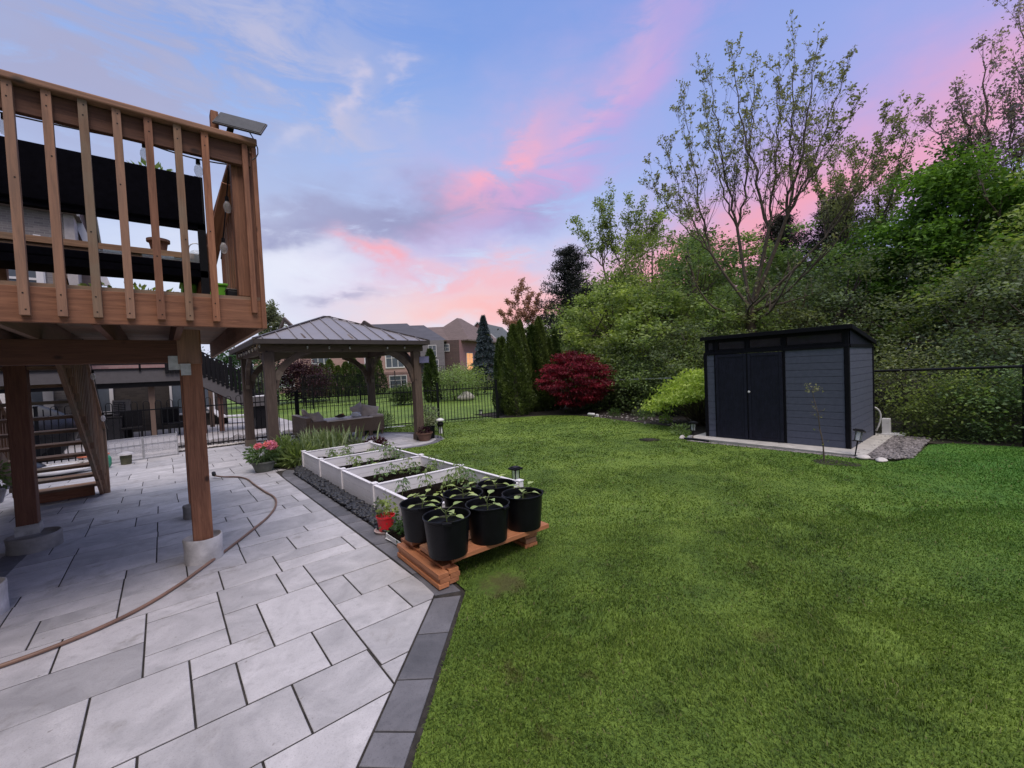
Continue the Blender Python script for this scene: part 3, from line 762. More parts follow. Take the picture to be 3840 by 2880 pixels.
# things on and around the deck
t = thing('patio_sofa', 'long black outdoor sofa seen from behind on the deck', 'sofa', (-.9, 3.95, DZ+.03))
mb = MB(); mb.box((-.95, 3.97, 2.99), (2.52, .06, .36)); mb.build('backrest', M['fabric'], t, bevel=.01)
MB().box((-.95, 4.25, 2.50), (2.5, .55, .06)).build('seat', M['fabric'], t, bevel=.01)
MB().box((-.95, 3.98, 2.44), (2.54, .05, .05)).build('seat_frame', M['fabric'], t)
MB().box((-.95, 3.98, 2.80), (2.54, .05, .05)).build('back_frame', M['fabric'], t)
for x, y in ((.30, 3.98), (-2.2, 3.98), (.30, 4.5), (-2.2, 4.5)): MB().box((x, y, 2.47 if y > 4 else 2.70), (.05, .05, .49 if y > 4 else .95)).build('leg', M['black'], t)
def leafy(name, lab, cat, c, r, n, size, mat, pot=None, seed=0, grp=None, stems=8, droop=.2, asp=.5, base_z=None):
    t = thing(name, lab, cat, (c[0], c[1], c[2]), grp); qq = np.random.default_rng(seed)
    P = qq.normal(size=(n, 3)); P /= np.linalg.norm(P, axis=1)[:, None]; P *= qq.uniform(.04, 1, (n, 1))**.55
    P = P*np.array(r)+np.array([c[0], c[1], c[2]+r[2]*.9]); P[:, 2] = np.maximum(P[:, 2], c[2]+.01)
    leaves('foliage', P, size, mat, t, seed=seed, droop=droop, aspect=asp)
    mb = MB()
    for k in range(stems):
        j = k*n//stems; mb.tube([(c[0], c[1], base_z if base_z is not None else c[2]), tuple((np.array(c)+P[j])/2+np.array([0, 0, .05*r[2]])), tuple(P[j])], [.006, .004, .002], 4)
    mb.build('stems', M['stem'], t)
    if pot: pot(t)
    return t
def pot_lathe(c, r0, r1, h, mat, soil=True, rim=.012):
    def f(t):
        p = MB().lathe([(r0, 0), (r1, h), (r1+rim, h), (r1+rim, h-.025), (r1-.004, h-.03)][:4]+[(r1-.008, h-.004), (r1-.012, h-.05)], c, 28).build('pot', mat, t, smooth=False)
        if soil: MB().lathe([(r1-.013, h-.045), (0, h-.03)], c, 20).build('soil', M['soil'], t)
    return f
leafy('potted_plant', 'bright green leafy plant peeking over the black sofa back', 'plant', (.05, 5.1, 3.42), (.17, .1, .12), 160, .06, M['lf_fresh'], pot_lathe((.05, 5.1, 2.825), .05, .075, .14, M['terra']), 3, base_z=2.95)
leafy('low_plant', 'low green plant in a long tray seen under the sofa seat', 'plant', (-.15, 4.9, 2.24), (.42, .12, .13), 500, .05, M['lf_fresh'], None, 4)
t = thing('planter_tub', 'lime green plastic tub on the deck near the corner', 'tub', (.34, 4.7, DZ+.025))
MB().box((.34, 4.7, 2.355), (.32, .3, .26)).build('tub', M['lime'], t, bevel=.02); MB().box((.34, 4.7, 2.49), (.34, .32, .02)).build('rim', M['lime'], t, bevel=.004)
t = thing('speaker_box', 'small dark box on the deck floor by the corner post', 'box', (.47, 3.72, DZ+.025))
MB().box((.46, 3.72, 2.255), (.12, .1, .06)).build('body', M['black'], t, bevel=.01); MB().box((.46, 3.72, 2.288), (.126, .106, .01)).build('lid', M['cover'], t, bevel=.004)
t = thing('side_table', 'wooden table with a bench rail standing behind the black sofa', 'table', (-.35, 5.2, DZ+.025))
MB().box((-.3, 5.2, 2.80), (1.5, .6, .05)).build('table_top', M['cedar_grey'], t); MB().box((-.3, 4.93, 2.72), (1.4, .03, .1)).build('apron', M['cedar_grey'], t)
for x in (-.98, .38): 
    for y in (4.95, 5.45): MB().box((x, y, 2.5), (.07, .07, .56)).build('leg', M['cedar_grey'], t)
# glass things on the table
t = thing('glass_bowl', 'clear glass hanging bowl near the sofa arm', 'glass bowl', (.28, 4.3, 2.56))
MB().lathe([(.015, 0), (.05, .015), (.062, .07), (.05, .12), (.03, .14)], (.28, 4.3, 2.56), 20).build('bowl', M['clear'], t, smooth=True)
MB().tube([(.28+.05*math.cos(a), 4.3, 2.71+.05*math.sin(a)) for a in [i*math.pi/8 for i in range(9)]], .004, 5).build('hook', M['galv'], t)
for k, (x, l) in enumerate(((-.22, 'left of two clear glass trays on the sofa seat'), (.08, 'long clear glass tray beside the hanging bowl'))):
    t = thing('glass_tray', l, 'glass tray', (x, 4.2, 2.56)); MB().box((x, 4.2, 2.575), (.2+.08*k, .12, .03)).build('tray', M['clear'], t, bevel=.008); MB().box((x, 4.2, 2.596), (.1, .06, .012)).build('lid', M['clear'], t, bevel=.004)
t = thing('deck_solar_panel', 'grey solar panel tilted on a bracket at the deck rail corner', 'solar panel', (.50, 3.6, 3.385))
Mt = Matrix.Rotation(R(-24), 3, 'Z') @ Matrix.Rotation(R(10), 3, 'Y') @ Matrix.Rotation(R(52), 3, 'X')
pc = (.53, 3.50, 3.43)
MB().box(pc, (.30, .165, .014), M3=Mt).build('panel_frame', plain('panel_back', (.05, .052, .06, 1), .5, .1), t, bevel=.003)
MB().box(Vector(pc)+Mt@Vector((0, 0, .009)), (.285, .15, .003), M3=Mt).build('cells', M['panel'], t)
MB().bar((.46, 3.58, 3.34), (.48, 3.53, 3.43), .03, .03).build('bracket', M['black'], t)
MB().tube(curve((.55, 3.50, 3.43), (.68, 3.47, 3.25), (.58, 3.47, 3.18)), .004, 5).build('cable', M['black'], t)
t = thing('wooden_block', 'short upright wooden block behind the deck solar panel', 'block', (.38, 3.60, 3.385))
MB().box((.385, 3.6, 3.42), (.045, .09, .16)).build('block', C_, t, bevel=.004)
def bulb_string(name, lab, pts, hang, n, cabmat=M['black'], lit=False, size=1.0):
    """a sagging cable with bulbs"""
    t = thing(name, lab, 'string lights', tuple(pts[0]))
    C = []
    for a, b in zip(pts[:-1], pts[1:]):
        a, b = Vector(a), Vector(b)
        for i in range(9): 
            u = i/8; p = a.lerp(b, u); p.z -= hang*4*u*(1-u); C.append(p)
    MB().tube(C, .005*size, 5).build('cable', cabmat, t)
    for k in range(n):
        p = C[int((k+.5)/n*(len(C)-1))]
        MB().lathe([(.012*size, 0), (.014*size, -.035*size)], tuple(p), 10).build('socket', M['black'], t)
        MB().lathe([(.012, -.035), (.024, -.06), (.027, -.085), (.018, -.115), (.0, -.125)] if size == 1 else [(.012*size, -.035*size), (.027*size, -.085*size), (0, -.125*size)], tuple(p), 14).build('bulb', M['fairy'] if lit else M['bulb'], t, smooth=True)
    return t
bulb_string('string_light', 'string light cable with a clear bulb hanging under the front deck rail', [(-2.6, 3.66, 3.20), (-1.2, 3.66, 3.20), (.0, 3.66, 3.21), (.45, 3.66, 3.19)], .02, 5)
t = bulb_string('string_light', 'string light bulbs hanging behind the diagonal deck brace', [(.47, 3.7, 3.2), (.45, 4.0, 2.85), (.43, 4.15, 2.62)], 0, 2)
bulb_string('string_light', 'string lights running down the outer side of the stair handrail', [(-.68, 6.2, 2.75), (-.67, 7.6, 1.85), (-.67, 8.9, 1.0)], .06, 3)
# hanging plant at the left end
leafy('hanging_plant', 'dark leafy plant in a pot hanging behind the left post', 'hanging plant', (-1.42, 6.9, .62), (.16, .16, .16), 160, .05, M['lf_mid'], pot_lathe((-1.42, 6.9, .45), .06, .1, .16, M['stone']), 5)
# hose
hp = [(.60, 8.72, .055), (.70, 8.62, .03), (.80, 8.58, .016), (.92, 8.42, .016), (1.0, 8.1, .016), (1.02, 7.6, .016), (1.06, 7.0, .016), (1.10, 6.5, .016), (1.03, 6.05, .016), (.88, 5.65, .016), (.68, 5.30, .016), (.45, 4.93, .016), (.18, 4.52, .016),
      (.0, 4.26, .016), (-.23, 4.02, .016), (-.5, 3.87, .016), (-.82, 3.80, .016), (-1.3, 3.78, .016), (-2.0, 3.9, .016)]
t = thing('garden_hose', 'brown garden hose lying in a long curve over the patio slabs', 'hose', hp[0])
S = []
for i in range(len(hp)-1):
    p0, p1, p2, p3 = [Vector(hp[max(0, min(len(hp)-1, j))]) for j in (i-1, i, i+1, i+2)]
    for k in range(6):
        u = k/6; S.append(.5*((2*p1)+(p2-p0)*u+(2*p0-5*p1+4*p2-p3)*u*u+(3*p1-p0-3*p2+p3)*u**3))
MB().tube(S, .0125, 10).build('hose', M['hose'], t, smooth=True)
MB().tube([(.60, 8.80, .085), (.60, 8.74, .065), (.62, 8.70, .048)], [.03, .03, .016], 12).build('nozzle', M['black'], t)
# ================================================================ gazebo
gz = thing('gazebo', 'grey-brown timber gazebo with a ribbed metal hip roof and curved braces', 'gazebo', (3.25, 11, 0))
G_ = M['gaz']
GX0, GX1, GY0, GY1, GB = 1.66, 4.86, 9.52, 12.5, 2.19
for x, y in ((GX0, GY0), (GX1, GY0), (GX0, GY1), (GX1, GY1)):
    p = MB().box((x, y, GB/2), (.19, .19, GB)).build('post', G_, gz, bevel=.008)
    MB().box((x, y, .075), (.23, .23, .15)).build('post_base', G_, p, bevel=.004)
for y in (GY0, GY1): MB().box(((GX0+GX1)/2, y, GB+.09), (GX1-GX0+.36, .13, .18)).build('beam', G_, gz, bevel=.004)
for x in (GX0, GX1): MB().box((x, (GY0+GY1)/2, GB+.092), (.13, GY1-GY0-.13, .18)).build('beam', G_, gz, bevel=.004)
def brace(a, b, c):
    P = curve(a, b, c, 12); mb = MB()
    d = (Vector(c)-Vector(a)).cross(Vector((0, 0, 1))).normalized()*.04
    n_ = []
    for i, p in enumerate(P):
        t_ = (P[min(i+1, 11)]-P[max(i-1, 0)]).normalized(); o = t_.cross(d.normalized())*.065
        n_.append([p+o+d, p+o-d, p-o-d, p-o+d])
    L = 0
    for i in range(11):
        for j in range(4):
            A, B = n_[i], n_[i+1]; mb.quad([A[j], A[(j+1) % 4], B[(j+1) % 4], B[j]], [(L, j*.1), (L, j*.1+.1), (L+.08, j*.1+.1), (L+.08, j*.1)])
        L += .08
    mb.quad(n_[0][::-1]); mb.quad(n_[11]); return mb.build('brace', G_, gz)
for x, sx in ((GX0, 1), (GX1, -1)):
    for y, sy in ((GY0, 1), (GY1, -1)):
        brace((x+sx*.08, y, 1.45), (x+sx*.12, y, 2.0), (x+sx*.78, y, GB+.03))
        brace((x, y+sy*.08, 1.45), (x, y+sy*.12, 2.0), (x, y+sy*.78, GB+.03))
EX0, EX1, EY0, EY1, EZ, PZ = 1.38, 5.09, 9.20, 12.87, 2.43, 3.15
rx0, rx1, ry = 3.20, 3.32, 11.02
mb = MB()
E = [(EX0, EY0, EZ), (EX1, EY0, EZ), (EX1, EY1, EZ), (EX0, EY1, EZ)]; r0, r1 = (rx0, ry, PZ), (rx1, ry, PZ)
for f in ([E[0], E[1], r1, r0], [E[1], E[2], r1], [E[2], E[3], r0, r1], [E[3], E[0], r0]): mb.quad(f)
lo = [(p[0], p[1], p[2]-.03) for p in E]; l0, l1 = (rx0, ry, PZ-.04), (rx1, ry, PZ-.04)
for f in ([lo[1], lo[0], l0, l1], [lo[2], lo[1], l1], [lo[3], lo[2], l1, l0], [lo[0], lo[3], l0]): mb.quad(f, mi=1)
roof = mb.build('roof', [M['roofmetal'], G_], gz)
def on(face, u, v):
    a, b, c, d = face; lo_ = Vector(a).lerp(Vector(b), u); hi = Vector(d).lerp(Vector(c), u); return lo_.lerp(hi, v)
seam = MB()
def seams(A, B, T0, T1, nrm):
    """standing seams perpendicular to the eave AB, stopped by the hips"""
    A, B, T0, T1 = map(Vector, (A, B, T0, T1)); L = (B-A).length; e = (B-A)/L; k = .3
    up = (T0-A)-e*(T0-A).dot(e)
    a0, a1 = (T0-A).dot(e), (T1-A).dot(e); s = .15
    while s < L:
        f = 1 if a0 <= s <= a1 else (s/a0 if s < a0 else (L-s)/(L-a1))
        p = A+e*s; seam.bar(p+nrm*.012, p+up*f+nrm*.012, .014, .022, nrm); s += k
n1 = (Vector(E[1])-Vector(E[0])).cross(Vector(r0)-Vector(E[0])).normalized()
seams(E[0], E[1], r0, r1, n1)
seams(E[1], E[2], r1, r1, (Vector(E[2])-Vector(E[1])).cross(Vector(r1)-Vector(E[1])).normalized())
seams(E[2], E[3], r1, r0, (Vector(E[3])-Vector(E[2])).cross(Vector(r1)-Vector(E[2])).normalized())
seams(E[3], E[0], r0, r0, (Vector(E[0])-Vector(E[3])).cross(Vector(r0)-Vector(E[3])).normalized())
seam.build('standing_seams', M['roofmetal'], roof)
mb = MB()
for a, b in ((E[0], r0), (E[1], r1), (E[2], r1), (E[3], r0), (r0, r1)): mb.bar(Vector(a)+Vector((0, 0, .012)), Vector(b)+Vector((0, 0, .02)), .07, .02)
mb.build('ridge_cap', plain('dark_ridge', (.07, .06, .06, 1), .5), roof)
mb = MB(); 
for a, b in zip(E, E[1:]+E[:1]): mb.bar(Vector(a)-Vector((0, 0, .05)), Vector(b)-Vector((0, 0, .05)), .03, .09)
mb.build('fascia', plain('dark_fascia', (.045, .036, .032, 1), .6), roof)
for x in (2.3, 3.26, 4.2): MB().bar((x, EY0+.1, EZ-.0), (x, ry, PZ-.09), .04, .09).build('rafter', G_, gz); MB().bar((x, EY1-.1, EZ-.0), (x, ry, PZ-.09), .04, .09).build('rafter', G_, gz)
bulb_string('string_light', 'string lights clipped along the front beam of the gazebo', [(1.5, 9.43, 2.36), (4.98, 9.43, 2.34)], .02, 6, M['gaz'], size=.8)
bulb_string('string_light', 'string lights clipped under the left eave of the gazebo', [(1.5, 9.5, 2.36), (1.5, 12.6, 2.34)], .01, 8, M['gaz'], size=.9)
t = bulb_string('string_light', 'lit fairy lights laid along the left edge of the gazebo roof', [(1.42, 9.35, 2.46), (1.42, 10.9, 2.46)], 0, 12, size=.7, lit=True)
t = thing('gazebo_solar_panel', 'small blue solar panel on the right front gazebo post', 'solar panel', (4.98, 9.42, 1.95))
Mt = Matrix.Rotation(R(-35), 3, 'Z') @ Matrix.Rotation(R(75), 3, 'X')
MB().box((5.0, 9.34, 1.97), (.24, .17, .014), M3=Mt).build('panel_frame', M['black'], t); MB().box(Vector((5.0, 9.34, 1.97))+Mt@Vector((0, 0, .009)), (.23, .16, .003), M3=Mt).build('cells', plain('cell_blue', (.09, .10, .19, 1), .3), t)
MB().bar((4.95, 9.42, 1.95), (4.99, 9.36, 1.96), .02, .02).build('bracket', M['black'], t)
# wicker furniture under it
W_ = M['wicker']
t = thing('wicker_sofa', 'brown wicker corner sofa with its back to the fence on the left', 'sofa', (2.75, 12.2, 0))
MB().box((3.18, 12.2, .25), (.75, 1.5, .30)).build('seat_base', W_, t, bevel=.01); MB().box((2.80, 12.2, .36), (.12, 1.55, .54)).build('backrest', W_, t, bevel=.015)
MB().box((3.15, 11.42, .32), (.72, .1, .42)).build('armrest', W_, t, bevel=.015); MB().box((2.8, 12.2, .636), (.14, 1.57, .012)).build('top_rim', M['cushion'], t)
MB().box((3.18, 12.2, .435), (.7, 1.4, .07)).build('seat_cushion', M['cushion'], t, bevel=.02)
for x in (2.82, 3.5):
    for y in (11.45, 12.9): MB().box((x, y, .05), (.05, .05, .1)).build('leg', W_, t)
t = thing('wicker_table', 'wicker patio table with a pale slatted top and short legs', 'table', (3.75, 11.75, 0))
MB().box((3.80, 11.72, .515), (1.2, .85, .035)).build('table_top', M['tabletop'], t, bevel=.004); MB().box((3.85, 11.7, .32), (1.08, .7, .34)).build('skirt', W_, t, bevel=.005)
for x in (3.28, 3.46, 3.62, 3.8, 3.98, 4.14, 4.32): 
    MB().box((x, 11.37, .08), (.045, .045, .16)).build('leg', W_, t)
t = thing('wicker_bench', 'wicker bench at the right end of the patio table', 'bench', (4.5, 12.0, 0))
MB().box((4.55, 11.95, .30), (.4, 1.1, .38)).build('seat_base', W_, t, bevel=.01); MB().box((4.55, 11.95, .52), (.4, 1.08, .07)).build('seat_cushion', M['cushion'], t, bevel=.02)
for x in (4.4, 4.7):
    for y in (11.45, 12.45): MB().box((x, y, .06), (.05, .05, .12)).build('leg', W_, t)
def pillow(c, r, M3, lab):
    t = thing('pillow', lab, 'pillow', (c[0], c[1], c[2]-.2), 'taupe pillows on the wicker furniture'); bm = bmesh.new()
    n = 14; V = []
    for s in (1, -1):
        for i in range(n+1):
            for j in range(n+1):
                u, v = i/n*2-1, j/n*2-1; h = ((1-abs(u)**3.2)*(1-abs(v)**3.2))**.55
                cr = 1-.10*(1-abs(u*v)); V.append(Vector(c)+M3@Vector((u*r[0]*cr, v*r[1]*cr, s*h*r[2]+.008*math.sin(5*u+c[0])*math.sin(6*v))))
    F = []
    for s in range(2):
        o = s*(n+1)**2
        for i in range(n):
            for j in range(n):
                a = o+i*(n+1)+j; f = (a, a+n+1, a+n+2, a+1); F.append(f if s == 0 else f[::-1])
    o = npmesh('cover', np.array([tuple(v) for v in V]), np.array(F), M['cushion'], t); o.data.polygons.foreach_set('use_smooth', [True]*len(F)); bm.free(); return t
pillow((4.27, 11.98, .64), (.23, .23, .08), Matrix.Rotation(R(20), 3, 'Z')@Matrix.Rotation(R(68), 3, 'X')@Matrix.Rotation(R(18), 3, 'Z'), 'taupe pillow leaning in the bench corner, behind the front pillow')
pillow((4.45, 11.66, .62), (.24, .22, .085), Matrix.Rotation(R(-8), 3, 'Z')@Matrix.Rotation(R(66), 3, 'X')@Matrix.Rotation(R(-15), 3, 'Z'), 'taupe pillow at the near right end of the wicker bench')
pillow((3.06, 11.62, .56), (.22, .22, .08), Matrix.Rotation(R(40), 3, 'Z')@Matrix.Rotation(R(60), 3, 'X'), 'taupe pillow leaning on the near arm of the wicker sofa')
pillow((2.96, 12.3, .62), (.24, .22, .07), Matrix.Rotation(R(80), 3, 'Z')@Matrix.Rotation(R(65), 3, 'X'), 'taupe pillow showing above the wicker sofa back')
t = thing('leather_pouch', 'small dark brown and orange pouch on the patio table', 'pouch', (3.62, 11.62, .563))
MB().blobby((3.62, 11.6, .60), (.14, .09, .045), 3, 3, .12).build('pouch', plain('brown_leather', (.05, .03, .02, 1), .6), t, smooth=True)
MB().blobby((3.68, 11.6, .64), (.07, .05, .02), 8, 2, .2).build('flap', plain('orange_cloth', (.35, .13, .03, 1), .8), t, smooth=True)
t = thing('crumpled_paper', 'crumpled white sheet of paper on the patio table', 'paper', (4.05, 11.66, .563))
MB().blobby((4.05, 11.64, .60), (.16, .12, .05), 13, 3, .22).build('sheet', M['white'], t)

# ================================================================ raised beds
rb = thing('raised_bed', 'long white vinyl raised planter bed in four sections', 'raised bed', (2.5, 6.0, 0))
BX0, BX1, BH = 1.90, 3.13, .305
YS = [8.24, 7.19, 6.12, 4.96, 3.70]
def plank(a, b, name, lab=None):
    mb = MB(); a, b = Vector(a), Vector(b); n_ = 3; hh = (BH-.02)/n_
    for k in range(n_):
        z = .01+hh*(k+.5); mb.bar((a.x, a.y, z), (b.x, b.y, z), .032, hh-.003, (0, 0, 1))
    mb.bar((a.x, a.y, BH-.004), (b.x, b.y, BH-.004), .042, .016)
    o = mb.build(name, M['vinyl'], rb, bevel=.002)
    return o
for i in range(4):
    for x in (BX0, BX1): plank((x, YS[i]-.03, 0), (x, YS[i+1]+.03, 0), 'side_panel')
for y in YS: plank((BX0+.03, y, 0), (BX1-.03, y, 0), 'cross_panel')
for y in YS:
    for x in (BX0, BX1):
        p = MB().box((x, y, .16), (.062, .062, .32)).build('corner_post', M['vinyl'], rb, bevel=.003)
        MB().box((x, y, .326), (.076, .076, .012)).build('cap', M['vinyl'], p, bevel=.003)
for i in range(4):
    n = 34; V = []; F = []; y0, y1 = YS[i+1]+.02, YS[i]-.02; x0, x1 = BX0+.02, BX1-.02; qq = np.random.default_rng(i)
    a = qq.uniform(0, 6, 12)
    for r_ in range(n+1):
        for c_ in range(n+1):
            u, v = r_/n, c_/n; e = 1-max(abs(u*2-1), abs(v*2-1))**4
            z = .15+e*(.035*math.sin(5*u+a[0])*math.sin(4*v+a[1])+.03*math.sin(11*u+a[2])*math.sin(9*v+a[3]))+e*qq.uniform(0, .022)
            V.append((x0+(x1-x0)*u, y0+(y1-y0)*v, z))
    for r_ in range(n):
        for c_ in range(n): k_ = r_*(n+1)+c_; F.append((k_, k_+n+1, k_+n+2, k_+1))
    npmesh('soil', np.array(V), np.array(F), M['soil'], rb)
# seedlings: a few base shapes, copied
def leafshape(mb, base, d, L, wd, curl=.3, mi=0):
    """a broad leaf: five points each side of the midrib, bent down along its length"""
    d = Vector(d).normalized(); sd_ = d.cross(Vector((0, 0, 1)))
    sd_ = sd_.normalized() if sd_.length > .01 else Vector((1, 0, 0))
    up = sd_.cross(d)
    W5 = [0, .75, 1, .72, .3, 0]; P = []
    for i, w_ in enumerate(W5):
        u = i/5; c = Vector(base)+d*L*u-up*curl*L*u*u+up*L*.12*u
        P.append((c-sd_*w_*wd/2+up*.1*w_*wd, c, c+sd_*w_*wd/2+up*.1*w_*wd))
    for i in range(5):
        for s in (0, 1):
            q4 = [P[i][s], P[i][s+1], P[i+1][s+1], P[i+1][s]]
            mb.quad(q4, mi=mi)
def tintit(o, lo=.3, hi=.9, seed=0):
    a = o.data.attributes.new('tint', 'FLOAT', 'POINT'); n = len(o.data.vertices); q_ = random.Random(seed)
    v = []; 
    while len(v) < n: v += [q_.uniform(lo, hi)]*40
    a.data.foreach_set('value', v[:n])
def seedling(loc, lab, grp, hgt, seed, kind):
    q_ = random.Random(seed); t = thing('tomato_seedling' if kind == 'tom' else 'squash_seedling', lab, 'seedling', loc, grp)
    L = MB(); S_ = MB(); b = Vector(loc)
    if kind == 'tom':
        top = b+Vector((q_.uniform(-.04, .04), q_.uniform(-.04, .04), hgt)); S_.tube(curve(b, (b+top)/2+Vector((.02, 0, 0)), top), [.004]*7, 5)
        for k in range(9):
            u = .3+.7*k/8; p = b.lerp(top, u); a = k*2.4+q_.random()
            d = Vector((math.cos(a), math.sin(a), .35-.3*q_.random())); l = hgt*.35*(1.2-u*.5)
            e = p+d*l; S_.tube([p, p+d*l*.5+Vector((0, 0, .01)), e], .002, 4)
            for j in range(4):
                dd = Vector((math.cos(a+(j-1.5)*.7), math.sin(a+(j-1.5)*.7), -.45)); leafshape(L, p.lerp(e, .5+.17*j), dd, .055+.02*q_.random(), .024, .5)
    else:
        for k in range(5):
            a = k*1.3+q_.random(); d = Vector((math.cos(a), math.sin(a), .8)); e = b+d*hgt*.4
            S_.tube([b, e], .003, 4); leafshape(L, e, (d.x, d.y, -.1), .09+.03*q_.random(), .08, .35)
    o = L.build('leaves', M['lf_veg'] if kind == 'tom' else M['lf_pale'], t); tintit(o, seed=seed)
    S_.build('stem', M['stem'], t); return t
TOM = []; names = ['farthest', 'second farthest', 'third', 'nearest']
protoT = [seedling((2.15+.3*i, 4.75-.1*i, .15), 'young tomato seedling with drooping leaves in the nearest bed section', 'tomato seedlings in the nearest bed section', .2+.04*i, 20+i, 'tom') for i in range(3)]
protoS = [seedling((2.15+.35*i, 4.2+.2*i, .15), 'small squash seedling with round pale leaves in the nearest bed section', 'squash seedlings in the nearest bed section', .1, 40+i, 'sq') for i in range(2)]
q = random.Random(11)
for i, nm in enumerate(names):
    y0, y1 = YS[i+1]+.15, YS[i]-.15
    for k in range(9 if i < 3 else 7):
        x, y = q.uniform(2.1, 3.0), q.uniform(y0, y1)
        if q.random() < .4: x = q.uniform(2.75, 3.05)
        copy_tree(q.choice(protoT), (x, y, .15), q.random()*6, q.uniform(.6, 1.1), 'young tomato seedling with drooping leaves in the %s bed section' % nm, 'tomato seedlings in the %s bed section' % nm)
    for k in range(5 if i < 3 else 7):
        x, y = q.uniform(2.05, 3.0), q.uniform(y0, y1)
        copy_tree(q.choice(protoS), (x, y, .15), q.random()*6, q.uniform(.6, 1.0), 'small squash seedling with round pale leaves in the %s bed section' % nm, 'squash seedlings in the %s bed section' % nm)
# ================================================================ lumber and pots
def board(a, b, wd, th, lab, grp):
    a, b = Vector(a), Vector(b)
    a, b = a+Vector((-.075, -.02, 0)), b+Vector((-.075, -.02, 0)); o = MB().bar(a, b, wd, th).build('wooden_board', M['lumber'], bevel=.003)
    tag(o, lab, 'board', grp)
G1 = 'short boards piled at the patio edge'; G2 = 'long boards under the black pots'; G3 = 'short boards stacked on the grass'
# left pile: short boards across, laid in pairs
lays = ['bottom', 'second lowest', 'third', 'fourth', 'fifth']
for k in range(3):
    z = .019+.038*k; j = .012*(k % 2)
    board((1.63+j, 3.52, z+.01), (1.60+j, 2.74, z+.01), .085, .036, 'short reddish board, %s layer on the patio side of the pile' % lays[k], G1)
    board((1.73+j, 3.50, z+.01), (1.70+j, 2.76, z+.01), .085, .036, 'short reddish board, %s layer on the grass side of the pile' % lays[k], G1)
board((1.68, 3.56, .132), (1.66, 2.80, .132), .07, .03, 'thin board lying on edge of the pile beside the pots', G1)
board((1.77, 3.40, .142), (1.77, 2.83, .142), .09, .036, 'short thick board directly under the long boards', G1)
for k, (y, dx, nm) in enumerate(((3.36, 0.02, 'rearmost'), (3.08, .03, 'middle'), (2.86, .12, 'front'))):
    board((1.60+dx, y, .182), (2.70, y-.03, .182), .19 if k else .16, .038, '%s of the long boards carrying the black pots' % nm, G2)
for k in range(3):
    board((2.55, 2.82+.0*k, .02+.047*k), (2.60, 2.70+.75, .02+.047*k), .14-.02*(k % 2), .04, '%s short board of the pile holding the right end of the long boards' % ['lowest', 'middle', 'upper'][k], G3)
BZ = .203
pots = [((1.74, 2.87), 'black nursery pot at the front left corner with one small leafy seedling', 3), ((2.13, 2.86), 'black nursery pot in the front row between two others', 4), ((2.52, 2.86), 'black nursery pot at the right end of the boards with bright round leaves', 5),
        ((1.76, 3.32), 'black nursery pot at the rear left of the boards, in front of the white bed', 6), ((2.16, 3.28), 'black nursery pot in the middle of the rear row', 7), ((2.56, 3.30), 'black nursery pot at the rear right under the solar lantern', 8)]
ctr0 = None
pots = [((p[0][0]-.09, p[0][1]-.02), p[1], p[2]) for p in pots]
for (x, y), lab, sd_ in pots:
    if ctr0 is None:
        t = thing('nursery_pot', lab, 'pot', (x, y, BZ), 'black nursery pots on the boards')
        r, h = .185, .30
        MB().lathe([(.150, 0), (.152, .004), (.176, h-.03), (.178, h-.028), (.178, h-.012), (r, h-.012), (r+.002, h), (r-.004, h+.002), (r-.010, h-.004), (r-.014, h-.06), (r-.02, h-.07)], (x, y, BZ), 56).build('wall', M['pot'], t, smooth=False)
        for a in (-2.1, 1.0): MB().box((x+math.cos(a)*(r+.006), y+math.sin(a)*(r+.006), BZ+h-.014), (.016, .07, .022), rz=a).build('handle', M['pot'], t, bevel=.003)
        m_ = MB().lathe([(r-.018, h-.085), (.12, h-.078), (.06, h-.07), (0, h-.062)], (x, y, BZ), 40); m_.build('soil', M['soil'], t)
        ctr0 = t
    else:
        t = copy_tree(ctr0, (x, y, BZ), sd_, 1.0, lab)
    for ch in list(t.children):
        if ch.name.startswith('seedling'): bpy.data.objects.remove(ch)
    if t is not ctr0: pass
for (x, y), lab, sd_ in pots:
    t = [o for o in COL.objects if o.get('label') == lab][0]
    q_ = random.Random(sd_); L = MB(); S_ = MB(); b = Vector((x, y, BZ+.235)); top = b+Vector((q_.uniform(-.02, .03), 0, .10))
    S_.tube([b, top], .0045, 6)
    for k in range(7):
        a = k*2.5+q_.random(); p = b.lerp(top, .35+.65*k/6); d = Vector((math.cos(a), math.sin(a), .5-.4*(k < 3)))
        l = .055+.03*q_.random(); e = p+d.normalized()*l; S_.tube([p, e], .0025, 4)
        leafshape(L, e, (d.x, d.y, .25 if k > 3 else -.15), .075+.03*q_.random(), .05+.015*q_.random(), .3)
    o = L.build('seedling_leaves', M['lf_pale'], t); tintit(o, .35, 1, sd_); S_.build('seedling_stem', M['stem'], t)
# red pot on a saucer, tray of herbs
t = thing('red_pot', 'small bright red pot with a herb on a pale saucer beside the white bed', 'pot', (1.70, 4.18, .0))
MB().lathe([(.11, 0), (.12, .022), (.105, .022), (.09, .01)], (1.70, 4.18, .004), 28).build('saucer', plain('pale_saucer', (.42, .33, .31, 1), .6), t)
MB().lathe([(.068, .014), (.090, .15), (.096, .15), (.096, .168), (.088, .168), (.084, .14), (0, .13)], (1.70, 4.18, .004), 32).build('pot', M['red'], t)
qq = np.random.default_rng(5); P = np.array([1.72, 4.18, .26])+qq.normal(size=(110, 3))*np.array([.045, .05, .055])
leaves('herb_leaves', P, .045, M['lf_fresh'], t, seed=2); MB().tube([(1.7, 4.18, .13), (1.72, 4.18, .3)], .003, 4).build('stem', M['stem'], t)
P = np.array([1.64, 4.20, .22])+qq.normal(size=(60, 3))*np.array([.03, .03, .06]); leaves('herb_leaves', P, .04, M['lf_grey'], t, seed=3)
